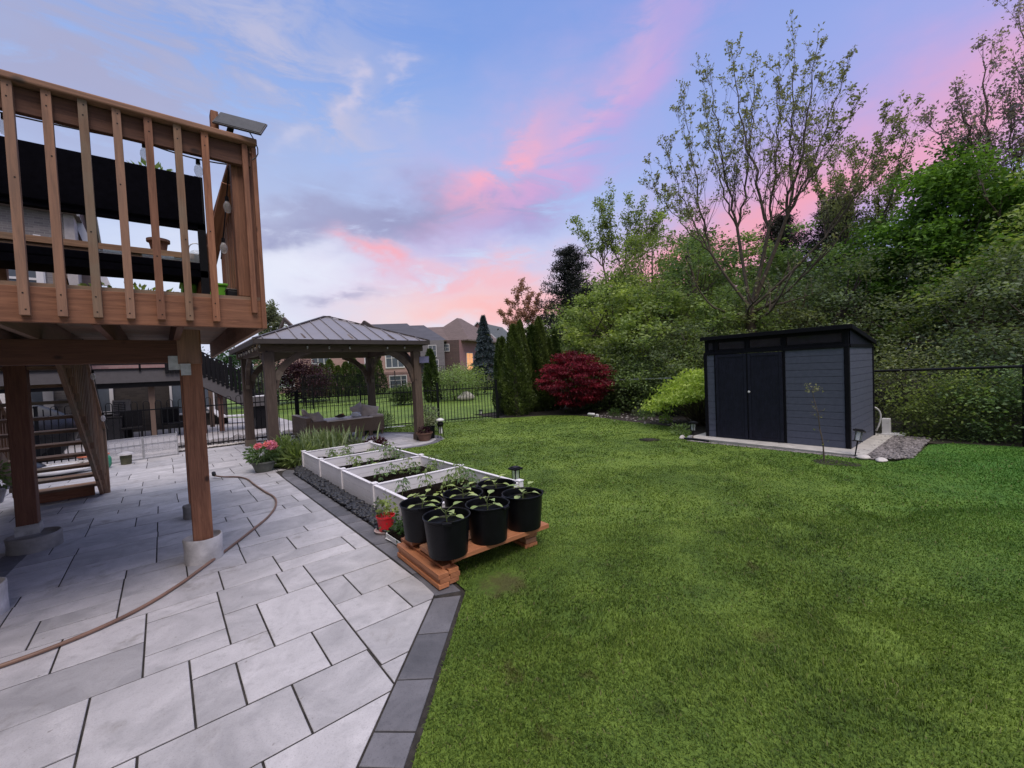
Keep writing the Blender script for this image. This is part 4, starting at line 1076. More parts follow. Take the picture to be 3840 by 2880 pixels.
t = thing('herb_tray', 'white tray of dark green herbs between the red pot and the boards', 'tray', (1.70, 3.78, 0))
mb = MB(); mb.box((1.72, 3.80, .02), (.22, .34, .006), rz=.1)
for dx, dy, sx, sy in ((.11, 0, .006, .34), (-.11, 0, .006, .34), (0, .17, .22, .006), (0, -.17, .22, .006)): mb.box((1.72+dx, 3.80+dy, .04), (sx, sy, .05))
mb.build('tray', M['white'], t); MB().box((1.72, 3.80, .05), (.2, .31, .05)).build('soil', M['soil'], t)
P = np.array([1.74, 3.80, .14])+qq.normal(size=(420, 3))*np.array([.06, .09, .045]); leaves('herb_leaves', P, .032, M['lf_house'], t, seed=6)
def lantern(c, lab, hgt=.36, tilt=(0, 0), s=1.0, cap='flat'):
    t = thing('solar_lantern', lab, 'solar lantern', c); M3 = Matrix.Rotation(tilt[0], 3, 'X') @ Matrix.Rotation(tilt[1], 3, 'Y'); c = Vector(c)
    def tr(mb): mb.v = [tuple(c+M3@Vector(v)) for v in mb.v]; return mb
    tr(MB().lathe([(.008*s, 0), (.010*s, hgt-.14*s)], (0, 0, 0), 8)).build('stake', M['black'], t)
    mb = MB()
    for a in range(4):
        an = a*math.pi/2+.785; mb.box((math.cos(an)*.045*s, math.sin(an)*.045*s, hgt-.07*s), (.008*s, .008*s, .14*s))
    mb.box((0, 0, hgt-.145*s), (.085*s, .085*s, .012*s), rz=.785); tr(mb).build('frame', M['black'], t)
    tr(MB().lathe([(.036*s, hgt-.135*s), (.040*s, hgt-.01*s)], (0, 0, 0), 12)).build('lens', M['clear'] if s > .9 else M['white'], t)
    tr(MB().box((0, 0, hgt+.006), (.13*s, .13*s, .022*s)).box((0, 0, hgt+.022*s), (.09*s, .09*s, .012*s))).build('lamp_cap', M['black'], t, bevel=.003)
    return t
lantern((3.26, 3.92, 0), 'upright black solar lantern behind the pots at the bed corner', .40)
lantern((8.36, 4.28, 0), 'black solar lantern at the left foot of the shed', .36, (.08, -.05), 1.1)
lantern((8.27, 1.62, 0), 'leaning black solar lantern at the right front corner of the shed', .42, (.1, .28), 1.1)
# ================================================================ shed
sh = thing('garden_shed', 'dark blue-grey plastic garden shed with double doors and a sloping flat roof', 'shed', (9.65, 2.95, 0))
SX0, SX1, SY0, SY1, SB = 8.80, 10.55, 1.78, 4.17, .035
poly('shed_slab', [(8.30, 1.50), (10.85, 1.50), (10.85, 4.42), (8.42, 4.42)], .035, plain('pale_paving', (.42, .41, .38, 1), .9, .2, 6, bmp=.002), thick=.05)
def siding(x0, y0, x1, y1, z0, z1, name, mat, nx, parent, n=None):
    """lapped planks with a shadow groove and a slightly uneven face"""
    mb = MB(); n = n or round((z1-z0)/.125); h = (z1-z0)/n; d = Vector((nx[0], nx[1], 0))
    for k in range(n):
        c = Vector(((x0+x1)/2, (y0+y1)/2, z0+h*(k+.5))); mb.bar(Vector((x0, y0, c.z)), Vector((x1, y1, c.z)), .03, h-.007)
        mb.bar(Vector((x0, y0, z0+h*k))-d*.006, Vector((x1, y1, z0+h*k))-d*.006, .02, .02)
    return mb.build(name, mat, parent, bevel=.002)
# front face looks at -X; from left (Y=4.17) to right (Y=1.78)
siding(SX0, 3.98, SX0, 4.15, SB, 1.74, 'front_wall', M['shedwall'], (-1, 0), sh)
siding(SX0, 1.84, SX0, 2.72, SB, 1.74, 'front_wall', M['shedwall'], (-1, 0), sh)
siding(SX0+.03, SY0, SX1, SY0, SB, 1.74, 'side_wall', M['shedwall'], (0, -1), sh)
MB().box(((SX0+SX1)/2+.02, SY1-.02, .9), (1.7, .04, 1.72)).build('side_wall', M['shedwall'], sh)
MB().box((SX1, (SY0+SY1)/2, .9), (.04, 2.3, 1.72)).build('back_wall', M['shedwall'], sh)
for i, (y0, y1) in enumerate(((2.745, 3.345), (3.36, 3.96))):
    d = MB().box((SX0-.012, (y0+y1)/2, .885), (.04, y1-y0, 1.69)).build('door', M['sheddark'], sh, bevel=.004)
    mb = MB()
    for yy in (y0+.03, y1-.03): mb.box((SX0-.036, yy, .885), (.012, .05, 1.66))
    for zz in (.07, 1.70): mb.box((SX0-.036, (y0+y1)/2, zz), (.012, y1-y0-.12, .05))
    for z_ in (.35, .95, 1.5): mb.box((SX0-.038, y1-.012 if i else y0+.012, z_), (.02, .03, .07))
    mb.build('door_frame', M['sheddark'], d)
    rb_ = MB()
    for k in range(11): rb_.box((SX0-.0335, y0+.07+(y1-y0-.14)*k/10, .885), (.005, .012, 1.56))
    rb_.build('door_ribs', M['sheddark'], d)
    if i == 0: MB().lathe([(.0, -.0), (.02, .0), (.022, .012), (0, .018)], (0, 0, 0), 16).build('tmp', M['white'])
kn = bpy.data.objects['tmp']; kn.name = 'door_knob'; kn.rotation_euler = (0, R(-90), 0); kn.location = (SX0-.045, 3.32, .985)
dr = [o for o in COL.objects if o.name.startswith('door') and o.parent == sh][0]; kn.parent = dr; kn.matrix_parent_inverse = WM(dr).inverted()
MB().box((SX0-.04, 3.352, .97), (.012, .02, 1.5)).build('door_astragal', M['shedroof'], sh)
for x, y in ((SX0, SY0+.02), (SX0, SY1), (SX1, SY0)):
    MB().box((x, y, .9), (.065, .065, 1.74)).build('corner_trim', M['shedroof'], sh, bevel=.008)
[MB().box((SX0+.01, y_, 1.90), (.05, w_, .26)).build('clerestory_post', M['shedroof'], sh) for y_, w_ in ((1.81, .07), (2.725, .06), (3.355, .06), (3.955, .08), (4.15, .05))]; MB().box((SX0, 2.72, .9), (.05, .035, 1.72)).build('door_post', M['shedroof'], sh); MB().box((SX0, 3.975, .9), (.05, .025, 1.72)).build('door_post', M['shedroof'], sh)
MB().box((SX0, (SY0+SY1)/2, 1.765), (.07, 2.42, .055)).build('head_rail', M['shedroof'], sh, bevel=.004)
MB().box(((SX0+SX1)/2, SY0, 1.765), (1.75, .07, .055)).build('head_rail', M['shedroof'], sh, bevel=.004)
# clerestory windows: front header is higher than the back
def zt(x): return 2.045-(x-SX0)*.135
wq = plain('dark_pane', (.025, .027, .035, 1), .06, .2)
for i, (y0, y1) in enumerate(((1.84, 2.70), (2.75, 3.33), (3.38, 3.92), (3.99, 4.13))):
    f = MB(); zc = (1.795+zt(SX0))/2; hh = zt(SX0)-1.795
    f.box((SX0, (y0+y1)/2, 1.815), (.04, y1-y0, .04)).box((SX0, (y0+y1)/2, zt(SX0)-.03), (.04, y1-y0, .06))
    f.box((SX0, y0+.008, zc), (.042, .022, hh-.1)).box((SX0, y1-.008, zc), (.042, .022, hh-.1))
    w_ = f.build('clerestory_frame', M['shedroof'], sh); MB().box((SX0+.004, (y0+y1)/2, zc), (.012, y1-y0-.05, hh-.09)).build('pane', wq, w_)
mb = MB(); mb.quad([(SX0+.03, SY0-.02, 1.795), (SX1, SY0-.02, 1.795), (SX1, SY0-.02, zt(SX1)), (SX0+.03, SY0-.02, zt(SX0))]); mb.quad([(SX1, SY0+.03, 1.795), (SX0+.03, SY0+.03, 1.795), (SX0+.03, SY0+.03, zt(SX0)), (SX1, SY0+.03, zt(SX1))]); mb.build('gable_panel', M['sheddark'], sh)
mb = MB(); mb.quad([(SX0+.03, SY1, 1.795), (SX1, SY1, 1.795), (SX1, SY1, zt(SX1)), (SX0+.03, SY1, zt(SX0))]); mb.build('gable_panel', M['sheddark'], sh)
mb = MB(); mb.bar((SX0-.08, 2.975, zt(SX0-.08)+.03), (SX1+.03, 2.975, zt(SX1+.03)+.03), 2.49, .045); mb.bar((SX0-.095, 1.72, zt(SX0)+.035), (SX0-.095, 4.23, zt(SX0)+.035), .03, .075)
mb.bar((SX0-.08, 1.72, zt(SX0-.08)+.025), (SX1+.03, 1.72, zt(SX1+.03)+.025), .03, .075); mb.build('roof', M['shedroof'], sh, bevel=.004)
t = thing('drain_box', 'white plastic box and curved pipe standing behind the right side of the shed', 'box', (10.8, 1.66, 0))
MB().box((10.82, 1.62, .19), (.12, .12, .30)).build('body', M['white'], t, bevel=.005); MB().box((10.86, 1.52, .04), (.3, .34, .02)).build('base_plate', M['white'], t)
MB().tube(curve((10.74, 1.76, .1), (10.72, 1.60, .5), (10.62, 1.78, .58), 9), .014, 8).build('pipe', M['white'], t, smooth=True)
for k, (x, y, s_, lab) in enumerate(((8.20, 1.50, .13, 'flat pale stone at the front corner of the shed slab'), (8.12, 1.28, .10, 'pale stone at the tip of the grey gravel'), (8.34, 4.50, .08, 'round pale stone left of the shed by the lantern'), (8.44, 4.36, .09, 'pale stone against the left front corner of the shed slab'))):
    tag(MB().blobby((x, y, .03), (s_, s_*.7, .035 if k < 2 else .055), 30+k, 3, .06).build('stone', M['stone'], smooth=True), lab, 'stone')
t = thing('drain_pipe', 'black flat pipe lying in front of the left corner of the shed slab', 'pipe', (8.30, 4.2, .02)); MB().tube([(8.28, 4.42, .03), (8.27, 4.15, .04), (8.24, 3.9, .03)], .022, 8).build('pipe', M['black'], t)
tag(MB().lathe([(.0, -.01), (.10, .002), (.22, .012), (0, .03)][::-1], (9.2, 4.62, 0), 18).build('dirt_mound', M['mulch'], smooth=True), 'bare brown patch of soil in the lawn left of the shed', 'soil', kind='stuff')
bpy.data.objects['dirt_mound'].location = (-1.35, .35, .0)
# sapling in front of the shed
t = thing('sapling', 'thin young tree with one tuft of leaves in front of the shed wall', 'sapling', (7.67, 1.87, 0))
MB().tube([(7.67, 1.87, 0), (7.66, 1.88, .3), (7.68, 1.92, .5), (7.64, 1.93, .75), (7.66, 1.98, .95), (7.64, 2.0, 1.12)], [.012, .010, .008, .006, .005, .003], 7).build('trunk', M['bark'], t)
qq = np.random.default_rng(8)
mb = MB(); LP = []
for k in range(16):
    z = .12+.8*qq.random() if k > 6 else 1.05+.1*qq.random(); a = qq.random()*6.28; L_ = .09 if k > 6 else .11
    p = Vector((7.66+.02*z, 1.87+.11*z, z)); e = p+Vector((math.cos(a)*L_, math.sin(a)*L_, .05)); mb.tube([p, e], .0025, 3)
    for j in range(8 if k <= 6 else 2): LP.append(np.array(p.lerp(e, .4+.6*qq.random()))+qq.normal(size=3)*.018)
mb.build('twigs', M['bark'], t); leaves('crown', np.array(LP), .03, M['lf_bud'], t, seed=4)
tag(poly('mulch_ring', [(7.67+.2*math.cos(a)*(1+.2*math.sin(3*a))-.02, 1.72+.3*math.sin(a)) for a in [i*.35 for i in range(18)]], .012, M['mulch']), 'dark mulch patch round the foot of the sapling', 'mulch', kind='stuff')
# ================================================================ iron fence
def iron(name, lab, pts, hgt, bay, seed=0, hoops=False, z0=0.0, pk=.0085):
    t = thing(name, lab, 'fence', (pts[0][0], pts[0][1], z0)); 
    for a, b in zip(pts[:-1], pts[1:]):
        a, b = Vector((*a, z0)), Vector((*b, z0)); L = (b-a).length; n = max(1, round(L/bay))
        for i in range(n):
            p, q_ = a.lerp(b, i/n), a.lerp(b, (i+1)/n); mb = MB(); l = (q_-p).length; m = round(l/.108)
            for z in (.10, hgt-.16): mb.bar(p+Vector((0, 0, z)), q_+Vector((0, 0, z)), .028, .028)
            for j in range(1, m):
                c = p.lerp(q_, j/m); mb.box((c.x, c.y, z0+(.04+hgt)/2), (pk*2, pk*2, hgt-.04), rz=math.atan2((q_-p).y, (q_-p).x))
                if hoops and j % 2 == 0 and j < m:
                    c2 = p.lerp(q_, (j+1)/m); r_ = (c2-c).length/2; cc = (c+c2)/2; d = (c2-c).normalized()
                    mb.tube([cc+d*(-r_*math.cos(w_))+Vector((0, 0, hgt+r_*math.sin(w_))) for w_ in [k*math.pi/6 for k in range(7)]], .008, 4)
            mb.build('fence_panel', M['iron'], t)
        for i in range(n+1):
            c = a.lerp(b, i/n); pm = MB().box((c.x, c.y, z0+(hgt+.06)/2), (.055, .055, hgt+.06)).build('post', M['iron'], t)
            MB().box((c.x, c.y, z0+hgt+.07), (.068, .068, .025)).build('post_cap', M['iron'], pm)
    return t
iron('iron_fence', 'black iron picket fence with hooped tops behind the patio on the left', [(-4.6, 13.62), (2.9, 13.12)], 1.22, 2.5, hoops=True)
iron('iron_fence', 'black iron picket fence behind the gazebo running to the cedars', [(2.95, 13.12), (8.72, 11.32)], 1.24, 2.0)
iron('iron_gate', 'short dark iron fence section in front of the corner cedars', [(8.78, 11.36), (9.95, 12.05)], .85, 1.3)
iron('iron_fence', 'distant black iron fence across the far end of the neighbour lawn', [(3.9, 25.2), (18.5, 22.5)], 1.25, 2.4)
iron('iron_fence', 'tall dark iron fence of a farther garden in front of the pink brick house', [(6.5, 27.5), (15.5, 30)], 1.9, 2.4, pk=.012)
# ================================================================ chain link fence at the back
cf = thing('chain_link_fence', 'dark chain link fence between the lawn and the trees', 'fence', (11.5, 5, 0))
def cfx(y): return 10.65+.167*y if y > -1 else 10.48
def cfz(y): return 1.3-.021*max(0, y)
ys = [12.8, 9.27, 6.6, 4.2, 1.9, -.1, -2.4, -5]
for a, b in zip(ys[:-1], ys[1:]):
    mb = MB(); xa, xb = cfx(a), cfx(b); L_ = abs(a-b)
    mb.quad([(xa, a, -.0), (xb, b, -.0), (xb, b, cfz(b)-.02), (xa, a, cfz(a)-.02)], [(a*1.0, 0), (b*1.0, 0), (b, 1.25), (a, 1.1)]); mb.build('wire_mesh', M['chain'], cf)
    MB().tube([(xa, a, cfz(a)), (xb, b, cfz(b))], .024, 8).build('top_rail', M['galv'] if a > 5 else M['black'], cf)
for y in ys: MB().tube([(cfx(y), y, -.1), (cfx(y), y, cfz(y)+.03)], .032, 8).build('post', M['black'], cf)
# ================================================================ pots near the right gazebo post
t = leafy('flower_pot', 'round grey pot of pink geraniums standing on the patio slabs', 'flower pot', (1.33, 8.66, .17), (.27, .27, .17), 900, .055, M['lf_mid'], pot_lathe((1.33, 8.66, 0), .13, .2, .19, plain('grey_pot', (.13, .14, .12, 1), .8, .2)), 11)
qq = np.random.default_rng(3)
for k, (c, r_) in enumerate((((1.22, 8.40, .50), .032), ((1.34, 8.34, .53), .022), ((1.42, 8.38, .50), .062), ((1.47, 8.45, .46), .038))):
    P = qq.normal(size=(120, 3)); P = P/np.linalg.norm(P, axis=1)[:, None]*r_+np.array(c)
    leaves('blossom', P, .035, M['flower'], t, seed=k, aspect=.9)
leafy('succulent_pot', 'brown clay bowl with a low plant at the right front gazebo post', 'flower pot', (4.84, 9.22, .19), (.14, .14, .07), 260, .045, M['lf_darkred'], pot_lathe((4.84, 9.22, 0), .13, .19, .2, M['terra']), 12)
leafy('dark_pot', 'tall black pot with a bushy plant beside the clay bowl', 'flower pot', (5.10, 9.42, .34), (.13, .13, .1), 240, .05, M['lf_grey'], pot_lathe((5.10, 9.42, 0), .11, .13, .30, M['pot']), 13)
t = thing('garden_light', 'black three-legged garden light with a pale glowing cap by the gazebo', 'garden light', (5.28, 9.2, 0))
for a in (0, 2.1, 4.2): MB().tube([(5.28+.09*math.cos(a), 9.2+.09*math.sin(a), 0), (5.28+.05*math.cos(a), 9.2+.05*math.sin(a), .34)], .009, 6).build('leg', M['black'], t)
MB().lathe([(.07, .30), (.085, .36), (.05, .42)], (5.28, 9.2, 0), 16).build('body', M['black'], t, smooth=True); MB().lathe([(.06, .42), (.105, .44), (.09, .475), (.03, .50), (0, .502)], (5.28, 9.2, 0), 20).build('cap', M['white'], t, smooth=True)
MB().box((5.28, 9.2, .2), (.06, .06, .16)).build('battery_case', M['white'], t)
leafy('patio_bush', 'twiggy grey-green bush behind the right gazebo post', 'bush', (5.55, 10.4, .05), (.4, .4, .38), 1300, .05, M['lf_grey'], None, 15, stems=22)
leafy('fern_clump', 'light green ferny clump by the fence behind the wicker table', 'plant', (4.95, 12.2, .0), (.42, .3, .3), 1500, .07, M['lf_iris'], None, 16, stems=20, droop=-.6, asp=.2)
leafy('brown_plant', 'reddish brown leafy plant at the far right end of the planter bed', 'plant', (3.35, 8.55, .0), (.27, .22, .17), 700, .06, M['lf_darkred'], None, 17, stems=14)
leafy('sage_plant', 'grey-green bushy plant at the far end of the planter bed', 'plant', (2.95, 8.7, .0), (.28, .22, .18), 800, .06, M['lf_grey'], None, 18, stems=14)
leafy('peony_bush', 'dark green bushy plant between the flower pot and the irises', 'plant', (1.72, 8.85, .0), (.26, .26, .28), 1000, .07, M['lf_mid'], None, 19, stems=14)
leafy('strap_leaf_clump', 'low dark green strappy clump at the left end of the planter bed', 'plant', (1.9, 8.65, .0), (.26, .2, .16), 500, .16, M['lf_mid'], None, 21, stems=6, droop=-.2, asp=.16)
def blades(name, lab, cat, pts, hgt, wd, mat, seed, lean=.35, sub=5):
    """sword leaves: tapering arched strips"""
    t = thing(name, lab, cat, (pts[0][0], pts[0][1], 0)); q_ = random.Random(seed); mb = MB()
    for p in pts:
        a = q_.random()*6.28; l = hgt*q_.uniform(.6, 1.1); d = Vector((math.cos(a), math.sin(a), 0)); s = d.cross(Vector((0, 0, 1))); b = Vector((p[0], p[1], 0)); pr = None; bend = lean*q_.uniform(.3, 1.6)
        for k in range(sub+1):
            u = k/sub; c = b+Vector((0, 0, l*u*(1-.35*bend*u)))+d*l*bend*u*u; w_ = wd*(1-u**2)*.5+.001
            A, B = c-s*w_, c+s*w_
            if pr: mb.quad([pr[0], pr[1], B, A])
            pr = (A, B)
    o = mb.build('sword_leaves', mat, t); tintit(o, .1, .9, seed); return t
q = random.Random(5)
blades('iris_clump', 'large clump of grey-green iris blades at the far end of the planter bed', 'iris', [(2.45+q.gauss(0, .30), 8.98+q.gauss(0, .17)) for _ in range(380)], .68, .045, M['lf_iris'], 2)
blades('iris_clump', 'smaller iris clump spilling left of the planter bed', 'iris', [(1.9+q.gauss(0, .12), 8.9+q.gauss(0, .12)) for _ in range(110)], .5, .03, M['lf_iris'], 3, .6)
# ================================================================ left side of the patio
t = thing('mesh_pen', 'low folding pen of white mesh panels on the patio by the fence', 'pen', (-.4, 12.5, 0))
for i, (a, b) in enumerate((((-1.02, 12.35), (-.40, 12.45)), ((-.38, 12.45), (.21, 12.55)), ((-1.02, 12.37), (-1.05, 13.0)), ((.21, 12.57), (.2, 13.1)))):
    mb = MB(); mb.quad([(*a, .03), (*b, .03), (*b, .5), (*a, .5)], [(0, 0), (1, 0), (1, .7), (0, .7)]); p = mb.build('mesh_panel', M['mesh'], t)
    f = MB(); 
    for z in (.02, .33, .5): f.bar((*a, z), (*b, z), .02, .02)
    for c in (a, b): f.box((*c, .26), (.02, .02, .5))
    f.build('panel_frame', M['galv'], p)
t = thing('plant_pot', 'small mossy pot covered by a white lid near the mesh pen', 'pot', (-.66, 12.05, 0))
MB().lathe([(.085, 0), (.10, .2), (.105, .21)], (-.66, 12.05, 0), 20).build('pot', plain('moss_pot', (.10, .10, .06, 1), .9, .3), t); MB().lathe([(.14, .20), (.12, .23), (.05, .26), (0, .27)], (-.66, 12.05, 0), 20).build('lid', plain('dull_white', (.42, .42, .44, 1), .6), t)
t = thing('soil_bag', 'green and orange bag of potting soil slumped behind the stairs', 'bag', (-.98, 11.7, 0))
MB().blobby((-1.0, 11.8, .14), (.16, .12, .17), 5, 3, .09).build('bag', plain('green_bag', (.05, .28, .17, 1), .4, .4, 9), t, smooth=True); MB().blobby((-1.12, 11.8, .30), (.22, .1, .05), 6, 3, .12).build('bag_top', plain('orange_bag', (.55, .16, .08, 1), .4, .3, 9), t, smooth=True)
t = thing('plastic_sheet', 'white plastic sheet lying behind the stairs', 'sheet', (-1.5, 11.9, 0)); MB().blobby((-1.55, 11.7, .10), (.45, .25, .08), 7, 3, .1).build('sheet', M['white'], t, smooth=True)
tag(MB().blobby((-2.0, 11.8, .14), (.25, .22, .16), 8, 3, .06).build('bin_bag', M['cover'], smooth=True), 'black rubbish bag behind the lower stair treads', 'bag')
t = thing('covered_grill', 'large barbecue under a dark shiny cover behind the stairs', 'grill', (-2.2, 14.6, 0))
MB().blobby((-2.35, 14.6, .62), (.72, .42, .72), 9, 3, .07).build('cover', M['cover'], t, smooth=True); MB().box((-2.35, 14.6, .2), (.9, .5, .38)).build('cart', M['black'], t)
# ================================================================ neighbour: deck, stairs, things below
nd = thing('neighbour_deck', 'grey raised deck of the neighbour with black railing and stairs', 'deck', (-.5, 17, 0))
NB = M['nbeam']
MB().box((-1.2, 16.65, 1.95), (4.3, .05, .38)).build('fascia', NB, nd); MB().box((-1.2, 18.2, 2.05), (4.3, 3.1, .05)).build('decking', NB, nd)
MB().box((-1.2, 16.75, 1.70), (4.3, .1, .18)).build('beam', M['black'], nd); MB().box((.93, 18.2, 1.95), (.05, 3.1, .38)).build('fascia', NB, nd)
M['npost'] = wood('brown_post', (.07, .03, .022, 1), (.15, .075, .055, 1))
for x, y in ((-.25, 17.0), (1.0, 17.1), (-3, 17), (1.35, 18.8), (1.45, 16.75), (2.2, 16.75)): 
    MB().box((x, y, .85), (.15, .15, 1.7 if x < 1.2 else (1.2 if x < 2 else .9)) if x < 1.2 else (.13, .13, 1.6)).build('post', M['npost'], nd)
MB().bar((.95, 16.6, 1.80), (2.35, 16.6, .90), .05, .38).build('stringer', NB, nd); MB().bar((.95, 17.6, 1.80), (2.35, 17.6, .90), .05, .38).build('stringer', NB, nd)
MB().box((2.7, 17.1, .95), (.75, 1.1, .32)).build('landing', NB, nd); MB().box((2.7, 17.1, .40), (.6, .95, .78)).build('landing_base', M['black'], nd)
MB().box((2.7, 17.1, 1.12), (.77, 1.12, .02)).build('landing_top', M['trim'], nd)
for k in range(6): MB().box((1.08+k*.22, 17.1, 1.88-k*.142), (.26, .95, .035)).build('tread', NB, nd)
def rail(p, q_, n, base, parent, h=.95, w_=.035, rw=.05):
    p, q_ = Vector(p), Vector(q_); mb = MB()
    for z in (.08, h): mb.bar(p+Vector((0, 0, z)), q_+Vector((0, 0, z)), rw, .04)
    for k in range(n+1):
        c = p.lerp(q_, k/n); mb.box((c.x, c.y, c.z+h/2), (w_, w_, h))
    return mb.build('railing', M['black'], parent)
rail((-3.3, 16.62, 2.08), (.95, 16.62, 2.08), 3, 0, nd, w_=.05, h=.22)
rail((.15, 16.6, 2.0), (.95, 16.6, 2.0), 7, 0, nd, w_=.09, h=.5); rail((.95, 16.6, 1.9), (2.35, 16.6, 1.0), 12, 0, nd, w_=.075, h=.8); rail((.97, 17.6, 1.9), (2.35, 17.6, 1.0), 12, 0, nd, w_=.075, h=.8); rail((2.35, 17.62, 1.1), (3.05, 17.62, 1.1), 6, 0, nd)
MB().box((2.36, 16.6, 1.35), (.09, .09, 1.9)).build('newel_post', M['black'], nd); MB().box((1.9, 17.65, 1.9), (.09, .09, 1.3)).build('newel_post', M['black'], nd)
t = thing('air_conditioner', 'grey outdoor air conditioning unit under the neighbour deck', 'air conditioner', (-1.0, 18.2, .5))
MB().box((-1.0, 18.2, .95), (.42, .35, .58)).build('casing', M['acgrey'], t, bevel=.01)
mb = MB(); 
for k in range(9): mb.box((-1.05, 18.015, .72+.055*k), (.28, .01, .02))
mb.build('grille', M['black'], t); MB().box((-1.0, 18.2, .33), (.4, .3, .65)).build('stand', M['black'], t)
def chair(x, y, rz, lab):
    t = thing('patio_chair', lab, 'chair', (x, y, 0), 'dark chairs under the neighbour deck'); Z = Matrix.Rotation(rz, 3, 'Z'); c = Vector((x, y, 0))
    def bx(p, d, n_): MB().box(c+Z@Vector(p), d, M3=Z).build(n_, M['black'], t, bevel=.01)
    bx((0, 0, .42), (.5, .5, .06), 'seat'); bx((0, .24, .68), (.5, .05, .5), 'backrest')
    for sx in (-.22, .22):
        for sy_ in (-.22, .22): bx((sx, sy_, .2), (.04, .04, .4), 'leg')
chair(-.75, 16.9, 0, 'dark chair left of the brown post under the neighbour deck'); chair(.25, 17.3, .4, 'dark chair right of the brown post under the neighbour deck')
t = thing('storage_bench', 'black storage box under the neighbour deck behind the fence', 'storage box', (-1.25, 16.9, 0)); MB().box((-1.25, 16.95, .38), (.62, .5, .74)).build('body', M['cover'], t, bevel=.02); MB().box((-1.25, 16.95, .77), (.66, .54, .04)).build('lid', M['black'], t, bevel=.01)
t = thing('sun_lounger', 'pale folding lounger on the neighbour patio beyond the stairs', 'lounger', (2.2, 19.6, 0))
MB().bar((1.8, 20.3, .3), (2.7, 19.8, .3), .6, .05).build('seat', M['trim'], t); MB().bar((1.8, 20.3, .32), (1.45, 20.5, .7), .6, .04).build('backrest', M['trim'], t)
for x, y in ((1.9, 20.5), (2.6, 20.1), (2.5, 19.6), (1.8, 20.0)): MB().box((x, y, .14), (.04, .04, .28)).build('leg', M['black'], t)
# ================================================================ houses
def window(parent, c, w_, h, nrm, lit=False, bars=(2, 2), fr=.09, trim=None):
    """window on a wall whose outward normal is nrm (horizontal)"""
    n_ = Vector((nrm[0], nrm[1], 0)).normalized(); t_ = Vector((-n_.y, n_.x, 0)); c = Vector(c)
    M3 = Matrix((t_, n_, Vector((0, 0, 1)))).transposed(); mb = MB()
    o = c+n_*.04
    mb.box(o+t_*(w_/2), (fr, .08, h+fr), M3=M3); mb.box(o-t_*(w_/2), (fr, .08, h+fr), M3=M3)
    mb.box(o+Vector((0, 0, h/2)), (w_-fr, .08, fr), M3=M3); mb.box(o-Vector((0, 0, h/2+.03)), (w_+fr, .16, fr), M3=M3)
    for k in range(1, bars[0]): mb.box(o+t_*(-w_/2+w_*k/bars[0])-n_*.01, (fr*.6, .05, h-fr), M3=M3)
    for k in range(1, bars[1]): mb.box(o+Vector((0, 0, -h/2+h*k/bars[1]))-n_*.012, (w_-fr, .04, fr*.45), M3=M3)
    f = mb.build('window', trim or M['trim'], parent)
    MB().box(c+n_*.012, (w_, .02, h), M3=M3).build('pane', M['lit'] if lit else M['winglass'], f)
    return f
def wallbox(parent, c, d, rz, z0, z1, mat):
    return MB().box((c[0], c[1], (z0+z1)/2), (d[0], d[1], z1-z0), rz).build('wall', mat, parent)
def hip(parent, c, d, rz, ze, zr, mat, ridge=.3, over=.5, name='roof'):
    """hip roof; the ridge runs along the first dimension"""
    Z = Matrix.Rotation(rz, 3, 'Z'); a, b = d[0]/2+over, d[1]/2+over; r_ = ridge*a; cc = Vector((c[0], c[1], 0))
    P = [cc+Z@Vector(p) for p in ((-a, -b, ze), (a, -b, ze), (a, b, ze), (-a, b, ze), (-r_, 0, zr), (r_, 0, zr))]; mb = MB()
    for f in ((0, 1, 5, 4), (1, 2, 5), (2, 3, 4, 5), (3, 0, 4)): mb.quad([P[i] for i in f])
    mb.quad([P[i] for i in (3, 2, 1, 0)]); o = mb.build(name, mat, parent)
    f = MB()
    for i in range(4): f.bar(P[i]-Vector((0, 0, .12)), P[(i+1) % 4]-Vector((0, 0, .12)), .08, .22)
    f.build('eave_board', M['gaz'], o); return o
def gable(parent, c, d, rz, ze, zr, mat, over=.4, wallm=None):
    """gable roof, ridge along the first dimension"""
    Z = Matrix.Rotation(rz, 3, 'Z'); a, b = d[0]/2+over, d[1]/2+over; cc = Vector((c[0], c[1], 0)); mb = MB()
    P = [cc+Z@Vector(p) for p in ((-a, -b, ze), (a, -b, ze), (a, b, ze), (-a, b, ze), (-a, 0, zr), (a, 0, zr))]
    mb.quad([P[0], P[1], P[5], P[4]]); mb.quad([P[2], P[3], P[4], P[5]]); mb.quad([P[3], P[2], P[1], P[0]]); o = mb.build('roof', mat, parent)
    g_ = MB(); e = over
    for s in (-1, 1):
        Q = [cc+Z@Vector((s*(a-e), y, z)) for y, z in ((-b, ze), (b, ze), (0, zr-.1))]; g_.quad(Q)
    g_.build('gable', wallm or mat, parent); 
    bb = MB()
    for k in ((0, 4), (3, 4), (1, 5), (2, 5)): bb.bar(P[k[0]], P[k[1]], .06, .2)
    bb.build('barge_board', M['trim'], o); return o
BK = dict(brown=brickm('brown_brick', (.085, .055, .055, 1), (.13, .08, .075, 1), (.12, .10, .10, 1)), red=brickm('red_brick', (.26, .13, .135, 1), (.34, .18, .18, 1), (.30, .22, .22, 1)),
          pink=brickm('pink_brick', (.36, .21, .20, 1), (.46, .29, .27, 1), (.40, .32, .30, 1)), grey=brickm('grey_brick', (.17, .165, .18, 1), (.23, .22, .24, 1), (.22, .21, .22, 1)),
          buff=brickm('buff_brick', (.16, .15, .155, 1), (.25, .23, .225, 1), (.28, .27, .26, 1), .22, .075))
RF = dict(brown=shinglem('brown_shingles', (.15, .115, .11, 1)), dark=shinglem('dark_shingles', (.085, .088, .11, 1)), green=shinglem('green_grey_shingles', (.10, .115, .12, 1)))
